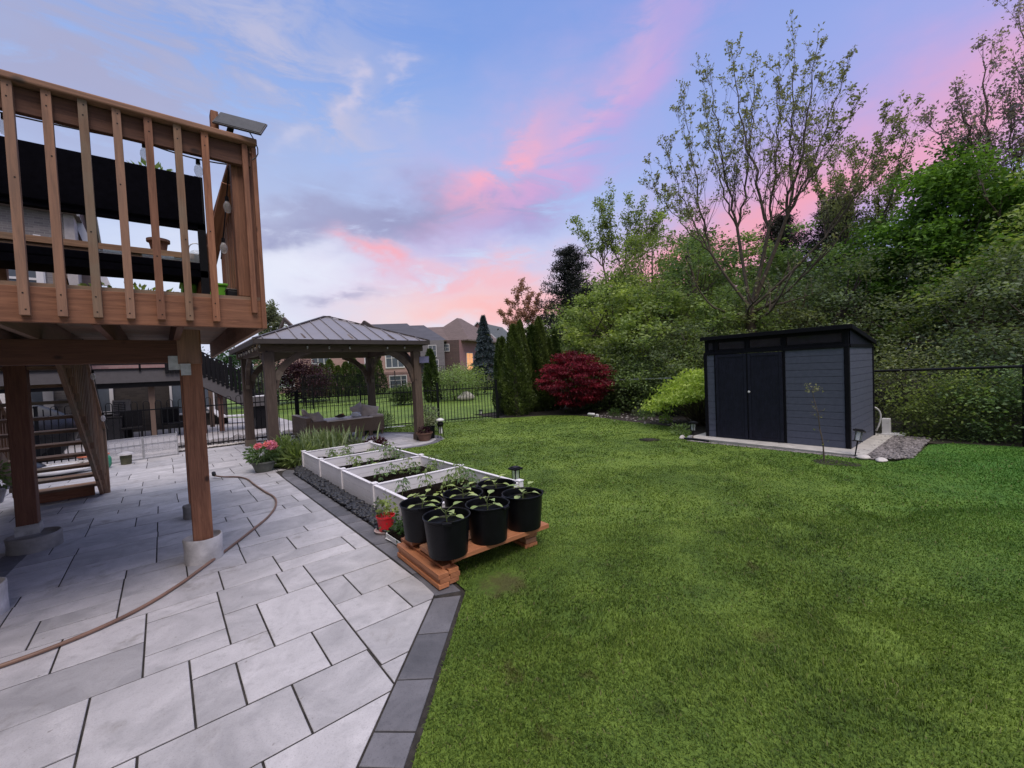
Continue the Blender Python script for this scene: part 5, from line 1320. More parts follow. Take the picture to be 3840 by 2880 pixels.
def P2(dx, dy, D): 
    l = math.hypot(dx, dy); return Vector((dx/l*D, dy/l*D))
# brown brick house (75 m away); its corner edge faces us
bh = thing('brick_house', 'brown and red brick house with a steep brown hip roof and lit windows', 'house', (41, 64, 0))
cpt = P2(.543, .840, 75); u1 = Vector((-.80, .60)); u2 = Vector((.93, .37))     # left wall, right wall directions
def wall_from(parent, p, u, L, z0, z1, mat, th=.3):
    q_ = p+u*L; m = (p+q_)/2; n_ = Vector((-u.y, u.x)); n_ = n_ if n_.dot(-m) > 0 else -n_; cc = m-n_*th/2
    return MB().box((cc.x, cc.y, (z0+z1)/2), (L, th, z1-z0), math.atan2(u.y, u.x)).build('wall', mat, parent), n_
_, nL = wall_from(bh, cpt, u1, 4.6, -1, 7.5, BK['brown']); _, nR = wall_from(bh, cpt, u2, 11, -1, 7.5, BK['red'])
hip(bh, (cpt+u1*2.2+u2*5.5+Vector((1.2, 3.2))), (10.5, 10.5), math.atan2(u2.y, u2.x), 7.5, 12.3, RF['brown'], .12, .7)
c_ = P2(.500, .866, 80); hip(bh, (c_.x+.5, c_.y+3), (11, 9), math.atan2(u1.y, u1.x), 7.6, 10.7, RF['brown'], .45, .7)
wl = P2(.527, .850, 74); window(bh, (*(cpt+u1*2.4), 6.2), 1.3, 1.2, nL); window(bh, (*(cpt+u1*3.9), 2.4), 1.4, 1.7, nL, True, (2, 1), .07)
window(bh, (*(cpt+u2*3.1), 3.6), 2.0, 3.2, nR, True, (2, 3), .08)
dk = MB(); 
bp = cpt+u2*3.6+nR*1.2; dk.box((bp.x, bp.y, 2.0), (4.6, 2.2, .2), math.atan2(u2.y, u2.x)); dk.build('balcony', M['gaz'], bh)
a_, b_ = bp-u2*2.3+nR*1.0, bp+u2*2.3+nR*1.0; rail((*a_, 2.1), (*b_, 2.1), 16, 0, bh, 1.0)
# grey brick house with the dark roof
gh = thing('brick_house', 'grey brick house with a dark blue-grey roof and a wooden balcony', 'house', (34, 62, 0))
p0 = P2(.513, .858, 73); uu = Vector((-.86, .51)).normalized(); _, n1_ = wall_from(gh, p0, uu, 13, -1, 7.4, BK['grey'])
hip(gh, (p0+uu*6.5+Vector((2.5, 4.5))), (13, 9), math.atan2(uu.y, uu.x), 7.4, 10.6, RF['dark'], .45, .6)
c_ = P2(.39, .92, 78); hip(gh, c_, (15, 8), math.atan2(uu.y, uu.x)+.0, 7.4, 10.9, RF['dark'], .55, .5)
window(gh, (*(p0+uu*2.0), 5.6), 1.3, 1.9, n1_); window(gh, (*(p0+uu*1.9), 2.9), 1.6, 2.3, n1_, False, (2, 3))
bp = p0+uu*1.6+n1_*1.6; MB().box((bp.x, bp.y, 1.9), (6, 2.6, .25), math.atan2(uu.y, uu.x)).build('balcony', M['gaz'], gh)
a_, b_ = bp-uu*3+n1_*1.3, bp+uu*3+n1_*1.3; rail((*a_, 2.0), (*b_, 2.0), 18, 0, gh, 1.0)
for s in (-2.5, 2.5): MB().box((bp.x+uu.x*s, bp.y+uu.y*s, .4), (.25, .25, 2.8)).build('balcony_post', M['trim'], gh)
bp2 = p0+uu*4.2+n1_*.8; MB().box((bp2.x, bp2.y, 3.6), (3, 1.6, .25), math.atan2(uu.y, uu.x)).build('canopy', RF['dark'], gh)
# pink brick house behind the gazebo (60 m)
ph = thing('brick_house', 'pink brick house with white windows seen under the gazebo roof', 'house', (24, 54, 0))
q0 = P2(.452, .892, 60); uq = Vector((-.90, .44)).normalized(); _, n2_ = wall_from(ph, q0, uq, 20, -1.2, 6.6, BK['pink'])
hip(ph, (q0+uq*10+Vector((2, 4.4))), (20, 8.5), math.atan2(uq.y, uq.x), 6.6, 8.6, RF['dark'], .6, .5)
window(ph, (*(q0+uq*2.6), 4.1), 2.4, 2.6, n2_, False, (3, 2), .14); window(ph, (*(q0+uq*6.0), 4.3), 1.0, 2.6, n2_, False, (1, 2), .14); window(ph, (*(q0+uq*2.3), .7), 2.3, 1.9, n2_, False, (3, 3), .14)
window(ph, (*(q0+uq*12), 3.7), 2.2, 2.4, n2_, False, (3, 2), .14); window(ph, (*(q0+uq*16.5), 1.6), 2.2, 1.6, n2_, False, (3, 2), .14)
bp3 = q0+uq*6.9+n2_*.6; MB().box((bp3.x, bp3.y, 3.1), (2.6, 1.2, .5), math.atan2(uq.y, uq.x)).build('porch_roof', RF['dark'], ph)
MB().box((*(q0+uq*8.6+n2_*.08), 2), (.16, .16, 7)).build('downpipe', M['trim'], ph)
# gable house on the right behind the spruce
rh = thing('gabled_house', 'buff house with a green-grey gable roof partly behind the blue spruce', 'house', (56, 76, 0))
r0_ = P2(.575, .818, 92); ur = Vector((.87, .50)).normalized(); cen = P2(.605, .796, 97)
MB().box((cen.x, cen.y, 3.2), (13, 9, 8.6), math.atan2(ur.y, ur.x)).build('wall', BK['buff'], rh); gable(rh, cen, (13.2, 9.2), math.atan2(ur.y, ur.x), 7.6, 12.4, RF['green'], .5, BK['pink'])
# neighbour house on the left, behind its deck
nh = thing('neighbour_house', 'stone and brick house of the neighbour behind the deck on the left', 'house', (-6, 20, 0))
MB().box((-7.2, 24.0, 3.3), (10.1, 8, 8.4)).build('wall', BK['buff'], nh)
MB().box((-2.05, 24.0, 3.3), (.24, 8.06, 8.4)).build('corner_trim', plain('stone_quoin', (.38, .36, .36, 1), .9, .2, 4), nh)
gable(nh, (-7.2, 24.0), (10.1, 8.0), 0, 7.4, 10.4, RF['brown'], .35, BK['brown'])
for x, z, w_, h in ((-3.25, 5.2, 1.0, 1.6), (-3.3, 2.0, .9, 2.2), (-5.6, 5.2, 1.3, 1.6), (-5.6, 1.6, 1.6, 2.1)): window(nh, (x, 20.0, z), w_, h, (0, -1), False, (1, 2), .16)
MB().box((-2.78, 19.93, 3.4), (.16, .1, 6.4)).build('downpipe', M['trim'], nh)
MB().box((-.75, 24.5, 1.2), (2.4, 7, 4.6)).build('side_wing', BK['pink'], nh)
mb = MB(); mb.quad([(-2.2, 20.9, 8.4), (-1.35, 20.9, 5.4), (-1.35, 28, 5.4), (-2.2, 28, 8.4)]); mb.quad([(-1.35, 20.88, 5.3), (-2.2, 20.88, 8.3), (-2.2, 20.88, 5.3)]); mb.build('wing_roof', RF['brown'], nh)
MB().bar((-2.2, 20.8, 8.45), (-1.3, 20.8, 5.3), .1, .2).build('barge_board', M['trim'], nh)
MB().box((-1, 20.6, 1.0), (6, .2, 2.3)).build('basement_wall', brickm('dark_brick', (.035, .03, .028, 1), (.06, .05, .045, 1), (.05, .045, .042, 1)), nh); window(nh, (-1.75, 20.48, 1.35), .75, 1.1, (0, -1), False, (1, 1), .1); window(nh, (.9, 20.48, 1.2), 1.3, 1.3, (0, -1), False, (2, 1), .07)
for k, (p, l) in enumerate((((8.02, 11.3), 'small stake light with a pale cap by the iron fence'),)):
    lantern((p[0], p[1], 0), l, .34, (0, 0), .8)
# ================================================================ vegetation
def branch_tubes(mb, paths, n=5):
    for P, r in paths: mb.tube(P, r, n if r[0] > .02 else 4 if r[0] > .008 else 3, cap=False)
def bare_tree(name, lab, cat, base, tips, fork, r0, mat, leafmat, seed, shoots=14, sub=6, leafn=4, lsize=.075, low=None, tw=1.0, grp=None, jit=.02, sl=1.0, th=1.0, clus=3):
    """vase-shaped tree: limbs rise from a low fork to given tips, with side shoots and opening buds"""
    t = thing(name, lab, cat, base, grp); q_ = random.Random(seed); b = Vector(base); fk = Vector(fork); P_ = []; LP = []
    P_.append(([b, b.lerp(fk, .5)+Vector((.03, .02, 0)), fk], [r0*1.15, r0*.95, r0*.85]))
    def shoot(p, d, L, r, lev):
        d = d.normalized(); n = max(4, int(L/.22)); pts = [p]; c = p.copy(); dd = d.copy()
        for k in range(n):
            dd = (dd+Vector((q_.gauss(0, .10), q_.gauss(0, .10), q_.gauss(.05, .07)))).normalized(); c = c+dd*L/n; pts.append(c.copy())
        P_.append((pts, [max(.003*tw, r*(1-.85*k/n)) for k in range(n+1)]))
        if lev < 2:
            m = sub if lev == 0 else 2
            for k in range(m):
                i = q_.randrange(1, n); pp = pts[i]; sd_ = dd.cross(Vector((q_.gauss(0, 1), q_.gauss(0, 1), q_.gauss(0, .4)))).normalized()
                shoot(pp, dd*.9+sd_*.6+Vector((0, 0, .45)), L*(.30+.3*q_.random())*(1-.4*i/n), r*.5, lev+1)
        for k in range(2, n+1):
            if k < n*.5: continue
            if k < n and q_.random() > leafn/3: continue
            for j in range(2 if k < n else 4): LP.append(tuple(pts[k]+Vector((q_.gauss(0, jit), q_.gauss(0, jit), q_.gauss(0, jit)))))
    tl = [(Vector(a), r_) for a, r_ in tips]; jobs = []
    for i in range(0, len(tl), clus):
        g_ = tl[i:i+clus]; mean = sum((a for a, _ in g_), Vector())/len(g_); hv = mean-fk; f_ = q_.uniform(.26, .44)
        nd = fk+Vector((hv.x*f_*1.25, hv.y*f_*1.25, hv.z*f_*.85)); rad = max(r_ for _, r_ in g_)*1.3*th
        if len(g_) > 1: P_.append((curve(fk, fk.lerp(nd, .5)+Vector((hv.x*.03, hv.y*.03, -.05)), nd, 6), [rad*1.15, rad*1.08, rad*1.02, rad*.96, rad*.9, rad*.85]))
        jobs += [(a, r_, nd if len(g_) > 1 else fk) for a, r_ in g_]
    for tp, rr, fk0 in jobs:
        hv = tp-fk0; mid = fk0+Vector((hv.x*.62, hv.y*.62, hv.z*.42)); C = curve(fk0, mid, tp, 16)
        C = [c+Vector((q_.gauss(0, .04), q_.gauss(0, .04), 0))*(0 if i in (0, 15) else 1) for i, c in enumerate(C)]
        R_ = [max(.006, rr*th*(1-i/15)**.8) for i in range(16)]; P_.append((C, R_)); L = hv.length
        for k in range(shoots):
            u = .06+.90*k/shoots+q_.random()*.03; i = min(14, int(u*15)); d = (C[i+1]-C[i]).normalized()
            sd_ = d.cross(Vector((q_.gauss(0, 1), q_.gauss(0, 1), q_.gauss(0, .3)))).normalized()
            shoot(C[i], d*.8+sd_*.50+Vector((0, 0, .42)), L*sl*(.13+.17*q_.random())*(1.25-u*.7), R_[i]*.42, 0)
        for k in range(9, 15):
            for j in range(4): LP.append(tuple(C[k].lerp(C[k+1], (j//2)/4)+Vector((q_.gauss(0, jit), q_.gauss(0, jit), q_.gauss(0, jit)))))
        for j in range(9): LP.append(tuple(C[15]+Vector((q_.gauss(0, .05), q_.gauss(0, .05), q_.gauss(0, .05)))))
    for a_, L_, z_ in (low or []):
        pp = b.lerp(fk, z_); d = Vector((math.cos(a_), math.sin(a_), .25)); shoot(pp, d, L_, r0*.28, 0)
    mb = MB(); branch_tubes(mb, P_[:1], 10); mb.build('trunk', mat, t, smooth=True)
    mb = MB(); branch_tubes(mb, P_[1:], 6); mb.build('limbs', mat, t, smooth=True)
    leaves('leaves', np.array(LP), lsize, leafmat, t, seed=seed, droop=.1)
    return t
def crown_tree(name, lab, cat, base, Hh, W, n_clump, per, lsize, leafmat, seed, z0=.3, barkmat=None, r0=.12, loose=.13, grp=None, shape=1.0, skirt=0, droop=.3, limb=True, flat=.85):
    """broad tree: limbs to many foliage clumps spread over an uneven crown volume"""
    t = thing(name, lab, cat, base, grp); q_ = np.random.default_rng(seed); b = np.array(base, float); C = []
    ph = q_.uniform(0, 6.28, 6)
    while len(C) < n_clump:
        p = q_.normal(size=3); p /= np.linalg.norm(p); rad = q_.uniform(.25, 1)**.45
        a = math.atan2(p[1], p[0]); lump = 1+.16*math.sin(2*a+ph[0])+.12*math.sin(3*a+ph[1]+3*p[2])+.10*math.sin(5*p[2]+ph[2])
        zf = (p[2]*rad*lump*.5+.5); 
        wz = (1-max(0, zf-.35)*.55*shape)
        C.append([b[0]+p[0]*rad*lump*W/2*wz, b[1]+p[1]*rad*lump*W/2*wz, b[2]+Hh*(z0+(1-z0)*zf)*.97])
    C = np.array(C); tint0 = q_.uniform(.0, .9, n_clump)
    s = loose*W*q_.uniform(.6, 1.3, n_clump)
    P = C[:, None, :]+q_.normal(size=(n_clump, per, 3))*s[:, None, None]*np.array([1, 1, .55])*(1 if flat else 1.2); P = P.reshape(-1, 3)
    P[:, 2] = np.maximum(P[:, 2], b[2]+.05)
    leaves('crown', P, lsize, leafmat, t, np.repeat(tint0, per), seed=seed, droop=droop, flat=flat)
    mb = MB(); bv = Vector(base); top = bv+Vector((W*.03*q_.normal(), W*.03*q_.normal(), Hh*.85)); tr = [bv.lerp(top, k/6)+Vector((q_.normal()*.02*W, q_.normal()*.02*W, 0))*(k > 0) for k in range(7)]
    mb.tube(tr, [r0*(1-.8*k/6) for k in range(7)], 7); mb.build('trunk', barkmat or M['bark'], t, smooth=True)
    if limb:
        mb = MB()
        for k in range(0, n_clump, 2):
            i = 1+int(q_.integers(0, 4)); p = tr[i]; e = Vector(C[k]); mb.tube(curve(p, p.lerp(e, .5)+Vector((0, 0, -.04*Hh)), e, 5), [r0*.32, r0*.24, r0*.16, r0*.09, r0*.04], 4, cap=False)
        mb.build('limbs', barkmat or M['bark'], t)
    return t
def cone_tree(name, lab, cat, base, Hh, W, n, lsize, leafmat, seed, power=.75, grp=None, up=True, tiers=0, z0=.0, blunt=0.0):
    """columnar cedar or conifer: foliage sprays on a tapering body"""
    t = thing(name, lab, cat, base, grp); q_ = np.random.default_rng(seed); b = np.array(base, float)
    z = q_.uniform(0, 1, n)**.9; a = q_.uniform(0, 6.283, n); ph = q_.uniform(0, 6.28, 5)
    prof = (1-z)**power*(np.minimum(1, .55+z*3.5))+blunt*(1-z**8)*.3
    if tiers: prof = prof*(.62+.38*(1-((z*tiers+.1*np.sin(3*a+ph[0])) % 1)))
    lump = 1+.10*np.sin(3*a+9*z+ph[0])+.08*np.sin(5*a-14*z+ph[1])+.05*np.sin(11*a+23*z+ph[2])
    rr = prof*lump*W/2*q_.uniform(.55, 1.0, n)**.35
    rr = rr*np.where(q_.uniform(0, 1, n) > .93, q_.uniform(1.0, 1.18, n), 1); P = np.stack([b[0]+np.cos(a)*rr, b[1]+np.sin(a)*rr, b[2]+Hh*(z0+(1-z0)*z)], 1)
    d = np.stack([np.cos(a)*.5, np.sin(a)*.5, np.full(n, .9 if up else -.15)], 1)
    tint = .35+.25*np.sin(4*a+20*z+ph[3])+q_.uniform(-.2, .2, n)
    leaves('foliage', P, lsize, leafmat, t, tint, seed=seed, dirs=d, droop=0, aspect=.35)
    MB().tube([tuple(b), tuple(b+np.array([0, 0, Hh*.97]))], [W*.05+.03, .008], 7).build('trunk', M['barkdark'], t)
    return t
def PD(dx, dy, D):
    l = math.hypot(dx, dy); return (dx/l*D, dy/l*D, 0.0)
# the bare tree behind the shed
D = 15.0; bx_, by_, _ = PD(.938, .348, D)
def tip(dx, dy, te, DD=None): 
    DD = DD or D; l = math.hypot(dx, dy); return (dx/l*DD, dy/l*DD, H+te*DD)
T = [(tip(.853, .522, .43, 14.2), .045), (tip(.870, .493, .50, 15.4), .05), (tip(.89, .456, .60, 14.6), .06), (tip(.912, .411, .635, 15), .07), (tip(.905, .42, .56, 16), .06), (tip(.945, .325, .60, 15.8), .075), (tip(.985, .175, .46, 14.4), .06), (tip(.929, .371, .65, 14.4), .085), (tip(.957, .29, .59, 14.6), .07),
     (tip(.964, .267, .60, 15.4), .085), (tip(.973, .232, .605, 14.7), .08), (tip(.982, .191, .54, 15.6), .07), (tip(.991, .133, .43, 15), .055), (tip(.993, .116, .405, 14.4), .05)]
bare_tree('budding_tree', 'tall vase-shaped tree with thin bare branches and opening leaves behind the shed', 'tree', (bx_, by_, 0), T, (bx_, by_, 3.2), .17, M['bark'], M['lf_bud'], 5, shoots=17, sub=4, leafn=.55, lsize=.068, th=.5, sl=1.35,
          low=[(2.4, 2.6, .92), (-1.6, 2.8, .95), (3.4, 2.0, .9), (-2.2, 2.4, .85), (-.9, 2.2, .97)])
# leafy purple-grey trees leaning in from the right edge
D2_ = 18.0
def tip2(dx, dy, te, DD=18.0): l = math.hypot(dx, dy); return (dx/l*DD, dy/l*DD, H+te*DD)
T = [(tip2(1.0, .095, .395), .06), (tip2(1, .06, .43, 17), .06), (tip2(1, .03, .483), .07), (tip2(1, -.005, .50, 19), .08), (tip2(1, -.06, .56), .09), (tip2(1, -.10, .58, 17), .08), (tip2(1, .05, .34, 17.5), .05), (tip2(1, -.16, .5), .08), (tip2(1, 0.01, .38, 18.5), .05), (tip2(1, -.03, .43, 17.5), .05), (tip2(1, .075, .30, 17.5), .045)]
bare_tree('leafing_tree', 'tall grey-purple tree with fine leaves filling the upper right edge', 'tree', (18, -.25, 0), T, (18, -.2, 4.6), .19, M['bark'], M['lf_purple'], 9, shoots=12, sub=4, leafn=1.0, lsize=.075, jit=.07, sl=1.5, th=.7, low=[(3.1, 2.6, .95)])
T = [(tip2(1.0, .13, .32, 21), .05), (tip2(1, .115, .40, 20), .05), (tip2(1, .15, .36, 21), .05), (tip2(1, .19, .37, 20), .05), (tip2(1, .22, .40, 21), .05), (tip2(1, .26, .38, 20), .05)]
bare_tree('leafing_tree', 'slender half-leafed tree between the vase-shaped tree and the dense green tree', 'tree', PD(1, .19, 20.5), T, PD(1, .19, 20.5)[:2]+(3.5,), .10, M['barkdark'], M['lf_olive'], 19, shoots=13, sub=5, leafn=2, lsize=.08, jit=.05, sl=1.3, th=.7)
T = [(tip2(dx, dy, te, 24), .05) for dx, dy, te in ((.755, .656, .34), (.79, .61, .385), (.812, .584, .40), (.83, .555, .38), (.85, .53, .36), (.878, .479, .37), (.80, .60, .33), (.865, .50, .33))]
bare_tree('leafing_tree', 'tall loose tree with small leaves rising behind the dark pine', 'tree', PD(.802, .598, 24), T, PD(.802, .598, 24)[:2]+(5.6,), .16, M['bark'], M['lf_mid'], 29, shoots=11, sub=5, leafn=1.1, lsize=.11, jit=.09, sl=1.5, th=.8)
T = [(tip2(dx, dy, te, 30), .05) for dx, dy, te in ((.625, .782, .14), (.64, .77, .17), (.655, .755, .20), (.662, .749, .215), (.68, .733, .19), (.695, .72, .18), (.71, .704, .155))]
bare_tree('blossoming_tree', 'pinkish thin-branched tree against the sunset beside the dark pine', 'tree', PD(.672, .74, 30), T, PD(.672, .74, 30)[:2]+(2.6,), .13, M['bark'], M['lf_pink'], 39, shoots=12, sub=5, leafn=1.8, lsize=.11, jit=.06, sl=1.3, th=.6)
T = [(tip2(dx, dy, te, 32), .04) for dx, dy, te in ((.165, .985, .12), (.175, .985, .15), (.184, .983, .16), (.195, .98, .13), (.205, .98, .10))]
bare_tree('leafing_tree', 'distant loose tree showing beyond the deck corner and gazebo roof', 'tree', PD(.183, .984, 32), T, PD(.183, .984, 32)[:2]+(2.2,), .12, M['barkdark'], M['lf_grey'], 49, shoots=13, sub=6, leafn=3, lsize=.13, jit=.1, sl=1.5, th=.7)
# dark pine
pp = PD(.745, .667, 21.5); t = thing('pine_tree', 'dark pine silhouetted against the pink sky', 'tree', pp); q_ = np.random.default_rng(77); mb = MB(); LP = []
mb.tube([pp, (pp[0], pp[1], 7.7)], [.16, .02], 7)
for k in range(64):
    z = 1.6+6.0*(k/64); a = k*2.4+q_.normal()*.3; L = (2.0*(1-(k/64)**1.5)+.3)*q_.uniform(.65, 1.15); p = Vector((pp[0], pp[1], z)); e = p+Vector((math.cos(a)*L, math.sin(a)*L, L*.22)); C = curve(p, p.lerp(e, .6)-Vector((0, 0, .1)), e, 6); mb.tube(C, [.05, .04, .03, .02, .015, .01], 4, cap=False)
    for i in range(1, 6):
        for j in range(3):
            c = np.array(C[i])+q_.normal(size=3)*.13*np.array([1, 1, .5]); LP.append(c+q_.normal(size=(34, 3))*np.array([.12, .12, .08]))
mb.build('trunk', M['barkdark'], t); leaves('crown', np.concatenate(LP), .11, M['lf_pine'], t, seed=3, aspect=.28, droop=-.3)
# dense tree on the right and the woodland edge
crown_tree('maple_tree', 'dense bright green tree with a rounded top right of the vase-shaped tree', 'tree', PD(1, .07, 17.5), 7.3, 4.5, 170, 300, .11, M['lf_maple'], 101, z0=.2, shape=1.5, loose=.06)
protos = {
 'a': crown_tree('woodland_tree', 'broad olive green tree behind the left half of the shed', 'tree', PD(.90, .44, 19), 7.4, 6.2, 120, 110, .11, M['lf_mid'], 111, z0=.12, loose=.042, grp='trees of the woodland edge'),
 'b': crown_tree('woodland_tree', 'fresh green tree directly right of the corner cedars', 'tree', PD(.80, .60, 19), 5.6, 5.0, 150, 85, .115, M['lf_fresh'], 112, z0=.10, loose=.042, grp='trees of the woodland edge'),
 'c': crown_tree('woodland_tree', 'loose grey-green tree over the right end of the shed', 'tree', PD(.985, .17, 17), 5.0, 5.4, 105, 110, .085, M['lf_olive'], 113, z0=.08, loose=.05, grp='trees of the woodland edge'),
}
spots = [ # proto, dir, distance, (sx, sy, sz), rot, label
 ('a', (.855, .52), 22, (1, 1, 1.14), 1.2, 'tall rounded olive tree left of the vase-shaped tree, below its left limbs'),
 ('a', (.875, .485), 26, (1.1, 1.1, 1.3), 2.2, 'tall tree whose top shows between the loose tree and the vase-shaped tree'),
 ('a', (.93, .36), 22, (1.2, 1.2, .98), 3.1, 'olive tree directly behind the trunk of the vase-shaped tree'),
 ('a', (.96, .28), 20, (1, 1, .86), .5, 'dark tree behind the middle of the shed roof'),
 ('a', (.978, .21), 23, (1.1, 1.1, 1.0), 4.4, 'tree between the vase-shaped tree and the dense green one'),
 ('a', (.999, .03), 22, (1, 1, .95), 5.1, 'broad dark tree behind the dense bright tree'),
 ('a', (.999, -.04), 16, (.9, .9, .74), 5.6, 'green tree at the right edge under the purple-grey tree'),
 ('a', (.996, -.09), 18, (1, 1, 1), .9, 'large tree half outside the right edge of the photo'),
 ('b', (.755, .655), 21, (.9, .9, .88), 1.0, 'small fresh green tree above the red maple'),
 ('b', (.83, .555), 17.5, (1, 1, .92), 2.0, 'light green tree above the chain link fence, left of the shed'),
 ('b', (.865, .50), 16.5, (1, 1, .84), 3.0, 'light green tree above the yellow-green shrub'),
 ('b', (.78, .625), 24, (1.2, 1.2, 1.22), 4.0, 'green tree in front of the loose tall tree'),
 ('b', (.82, .57), 25, (1.2, 1.2, 1.35), 5.0, 'taller green tree right of the loose tall tree'),
 ('b', (.72, .694), 27, (.9, .9, 1.0), .3, 'green tree at the foot of the dark pine'),
 ('b', (.91, .41), 15.5, (.8, .8, .72), 1.7, 'light green tree close behind the left end of the shed'),
 ('c', (.945, .33), 15.8, (.9, .9, .75), 2.7, 'grey-green tree just behind the shed roof'),
 ('c', (.999, .05), 14.5, (.9, .9, .72), 3.7, 'loose grey tree over the chain link fence right of the shed'),
 ('c', (.999, -.045), 13.8, (.8, .8, .8), 4.7, 'loose grey tree over the fence at the right edge'),
 ('c', (.965, .26), 17, (1, 1, .95), 5.7, 'loose grey-green tree behind the middle of the shed'),
 ('c', (.885, .465), 14.8, (.8, .8, .62), .7, 'grey-green small tree between the yellow-green shrub and the shed'),
]
for k, d, D_, s, rz, lab in spots: copy_tree(protos[k], PD(*d, D_), rz, s, lab)
pine = [o for o in COL.objects if o.name == 'pine_tree'][0]
for (d, D_, s, rz, lab) in (((.977, .213), 24, 1.12, 1, 'dark pine between the vase-shaped tree and the dense bright tree'), ((.955, .297), 27, 1.2, 2, 'dark pine behind the stems of the vase-shaped tree'), ((.90, .435), 25, 1.05, 3, 'dark pine behind the left limbs of the vase-shaped tree'), ((.9995, -.03), 24, 1.0, 4, 'dark pine behind the right edge woodland')):
    copy_tree(pine, PD(*d, D_), rz, s, lab, 'dark pines deeper in the woodland')
# shrubs below, along the chain link fence
sh1 = crown_tree('woodland_shrub', 'low dense green shrub against the fence right of the shed', 'shrub', (11.35, .75, 0), 1.15, 1.7, 34, 190, .055, M['lf_mid'], 121, z0=0, loose=.13, r0=.02, grp='shrubs along the chain link fence', shape=.3, droop=-.2)
sh2 = crown_tree('woodland_shrub', 'brownish thin shrub behind the chain link fence right of the shed', 'shrub', (11.9, 1.5, 0), 1.9, 2.0, 34, 120, .055, M['lf_olive'], 122, z0=.05, loose=.14, r0=.025, grp='shrubs along the chain link fence', barkmat=M['bark'])
for p, x, y, s, lab in ((sh1, 11.2, -.15, 1.0, 'low green shrub against the fence, second right of the shed'), (sh1, 11.1, -1.1, 1.1, 'low green shrub at the right edge by the black fence post'), (sh1, 11.35, -2.3, 1.2, 'low green shrub outside the right edge of the fence'),
                        (sh1, 12.6, 8.2, 1.5, 'dark shrub behind the fence right of the red maple'), (sh1, 13.0, 10.4, 1.7, 'dark shrub behind the red maple'), (sh1, 12.5, 6.6, 1.5, 'dark shrub behind the yellow-green shrub'),
                        (sh2, 12.1, .2, 1.1, 'thin brown-green shrub behind the fence at the middle of the right section'), (sh2, 12.2, -1.2, 1.2, 'thin brown-green shrub behind the fence at the right edge'), (sh2, 12.9, 7.4, 1.3, 'thin shrub behind the chain link fence, right of the bare fence post'),
                        (sh2, 13.2, 9.2, 1.4, 'thin shrub behind the chain link fence post beside the red maple'), (sh2, 12.7, 5.3, 1.3, 'thin shrub behind the left end of the shed'), (sh2, 12.8, 3.4, 1.25, 'thin shrub hidden mostly by the shed'), (sh2, 13.6, 11.6, 1.5, 'thin shrub between the red maple and the woodland')):
    copy_tree(p, (x, y, 0), x*7+y, s, lab)
# deeper wood that fills the gaps, its leaves coloured dark as shade
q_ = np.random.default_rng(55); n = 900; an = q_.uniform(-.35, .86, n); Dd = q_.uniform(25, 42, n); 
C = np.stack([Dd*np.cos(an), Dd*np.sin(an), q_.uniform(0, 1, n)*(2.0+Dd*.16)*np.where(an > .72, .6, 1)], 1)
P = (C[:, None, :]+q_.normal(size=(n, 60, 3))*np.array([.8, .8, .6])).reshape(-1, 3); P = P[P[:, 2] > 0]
o = leaves('woodland', P, .3, M['lf_wood_shade'], None, seed=5); tag(o, 'dense shade-coloured woodland filling the gaps behind the nearer trees', 'woodland', kind='stuff')
mb = MB()
for k in range(46):
    a = q_.uniform(-.3, .78); d = q_.uniform(15.5, 24); x, y = d*math.cos(a), d*math.sin(a); mb.tube([(x, y, -.1), (x+q_.normal()*.2, y+q_.normal()*.2, 2.5), (x+q_.normal()*.4, y+q_.normal()*.4, 3.8)], [.045, .035, .015], 5, cap=False)
tag(mb.build('undergrowth_stems', M['barkdark']), 'thin dark trunks standing in the undergrowth of the woodland', 'undergrowth', kind='stuff')
# corner cedars
grp = 'columnar cedars in the corner of the lawn'
ced = cone_tree('cedar_tree', 'front cedar, the widest of the corner group', 'cedar', (9.68, 11.42, 0), 3.2, 1.35, 17000, .07, M['lf_cedar'], 201, .62, grp)
ced2 = cone_tree('cedar_tree', 'tall slim cedar behind the left of the widest corner cedar', 'cedar', (9.95, 12.4, 0), 2.85, .72, 9000, .075, M['lf_cedar'], 202, .6, grp)
for p, x, y, s, rz, lab in ((ced, 10.5, 11.98, (.8, .8, 1.08), 1, 'tall cedar just right of the widest corner cedar'), (ced, 11.25, 11.75, (.85, .85, 1.12), 2, 'tallest cedar of the corner group, left of the red maple'), (ced2, 11.0, 11.9, (1.3, 1.3, 1.15), 3, 'cedar wedged behind the tallest corner cedar'),
                            (ced2, 10.15, 12.85, (1.0, 1.0, 1.0), 4, 'leftmost cedar of the corner group'), (ced2, 11.65, 11.65, (1.0, 1.0, .98), 5, 'cedar showing just above the red maple on its left'), (ced2, 11.95, 11.6, (1.1, 1.1, 1.08), 6, 'rightmost cedar of the group, above the red maple')):
    copy_tree(p, (x, y, 0), rz, s, lab)
# red maple
t = thing('japanese_maple', 'deep red rounded japanese maple in the corner of the lawn', 'tree', (11.0, 9.85, 0)); q_ = np.random.default_rng(31)
mb = MB(); C = []
while len(C) < 260:
    p = q_.uniform(-1, 1, 3); r_ = np.linalg.norm(p)
    if r_ > 1 or r_ < .55: continue
    p = p*q_.uniform(.92, 1.12); w_ = 1.0 if p[2] < .1 else 1-.25*(p[2]-.1)
    C.append([11.0+p[0]*1.12*w_, 9.85+p[1]*1.12*w_, 1.22+p[2]*(.95 if p[2] > 0 else .95)])
C = np.array(C); d = C-np.array([11.0, 9.85, 1.1]); d[:, 2] = -.25; per = 100
off = q_.normal(size=(260, per, 3))*np.array([.12, .12, .03]); P = (C[:, None, :]+off).reshape(-1, 3)
leaves('crown', P, .075, M['lf_red'], t, np.repeat(q_.uniform(.0, .9, 260), per), aspect=.35, seed=4, dirs=np.repeat(d, per, 0))
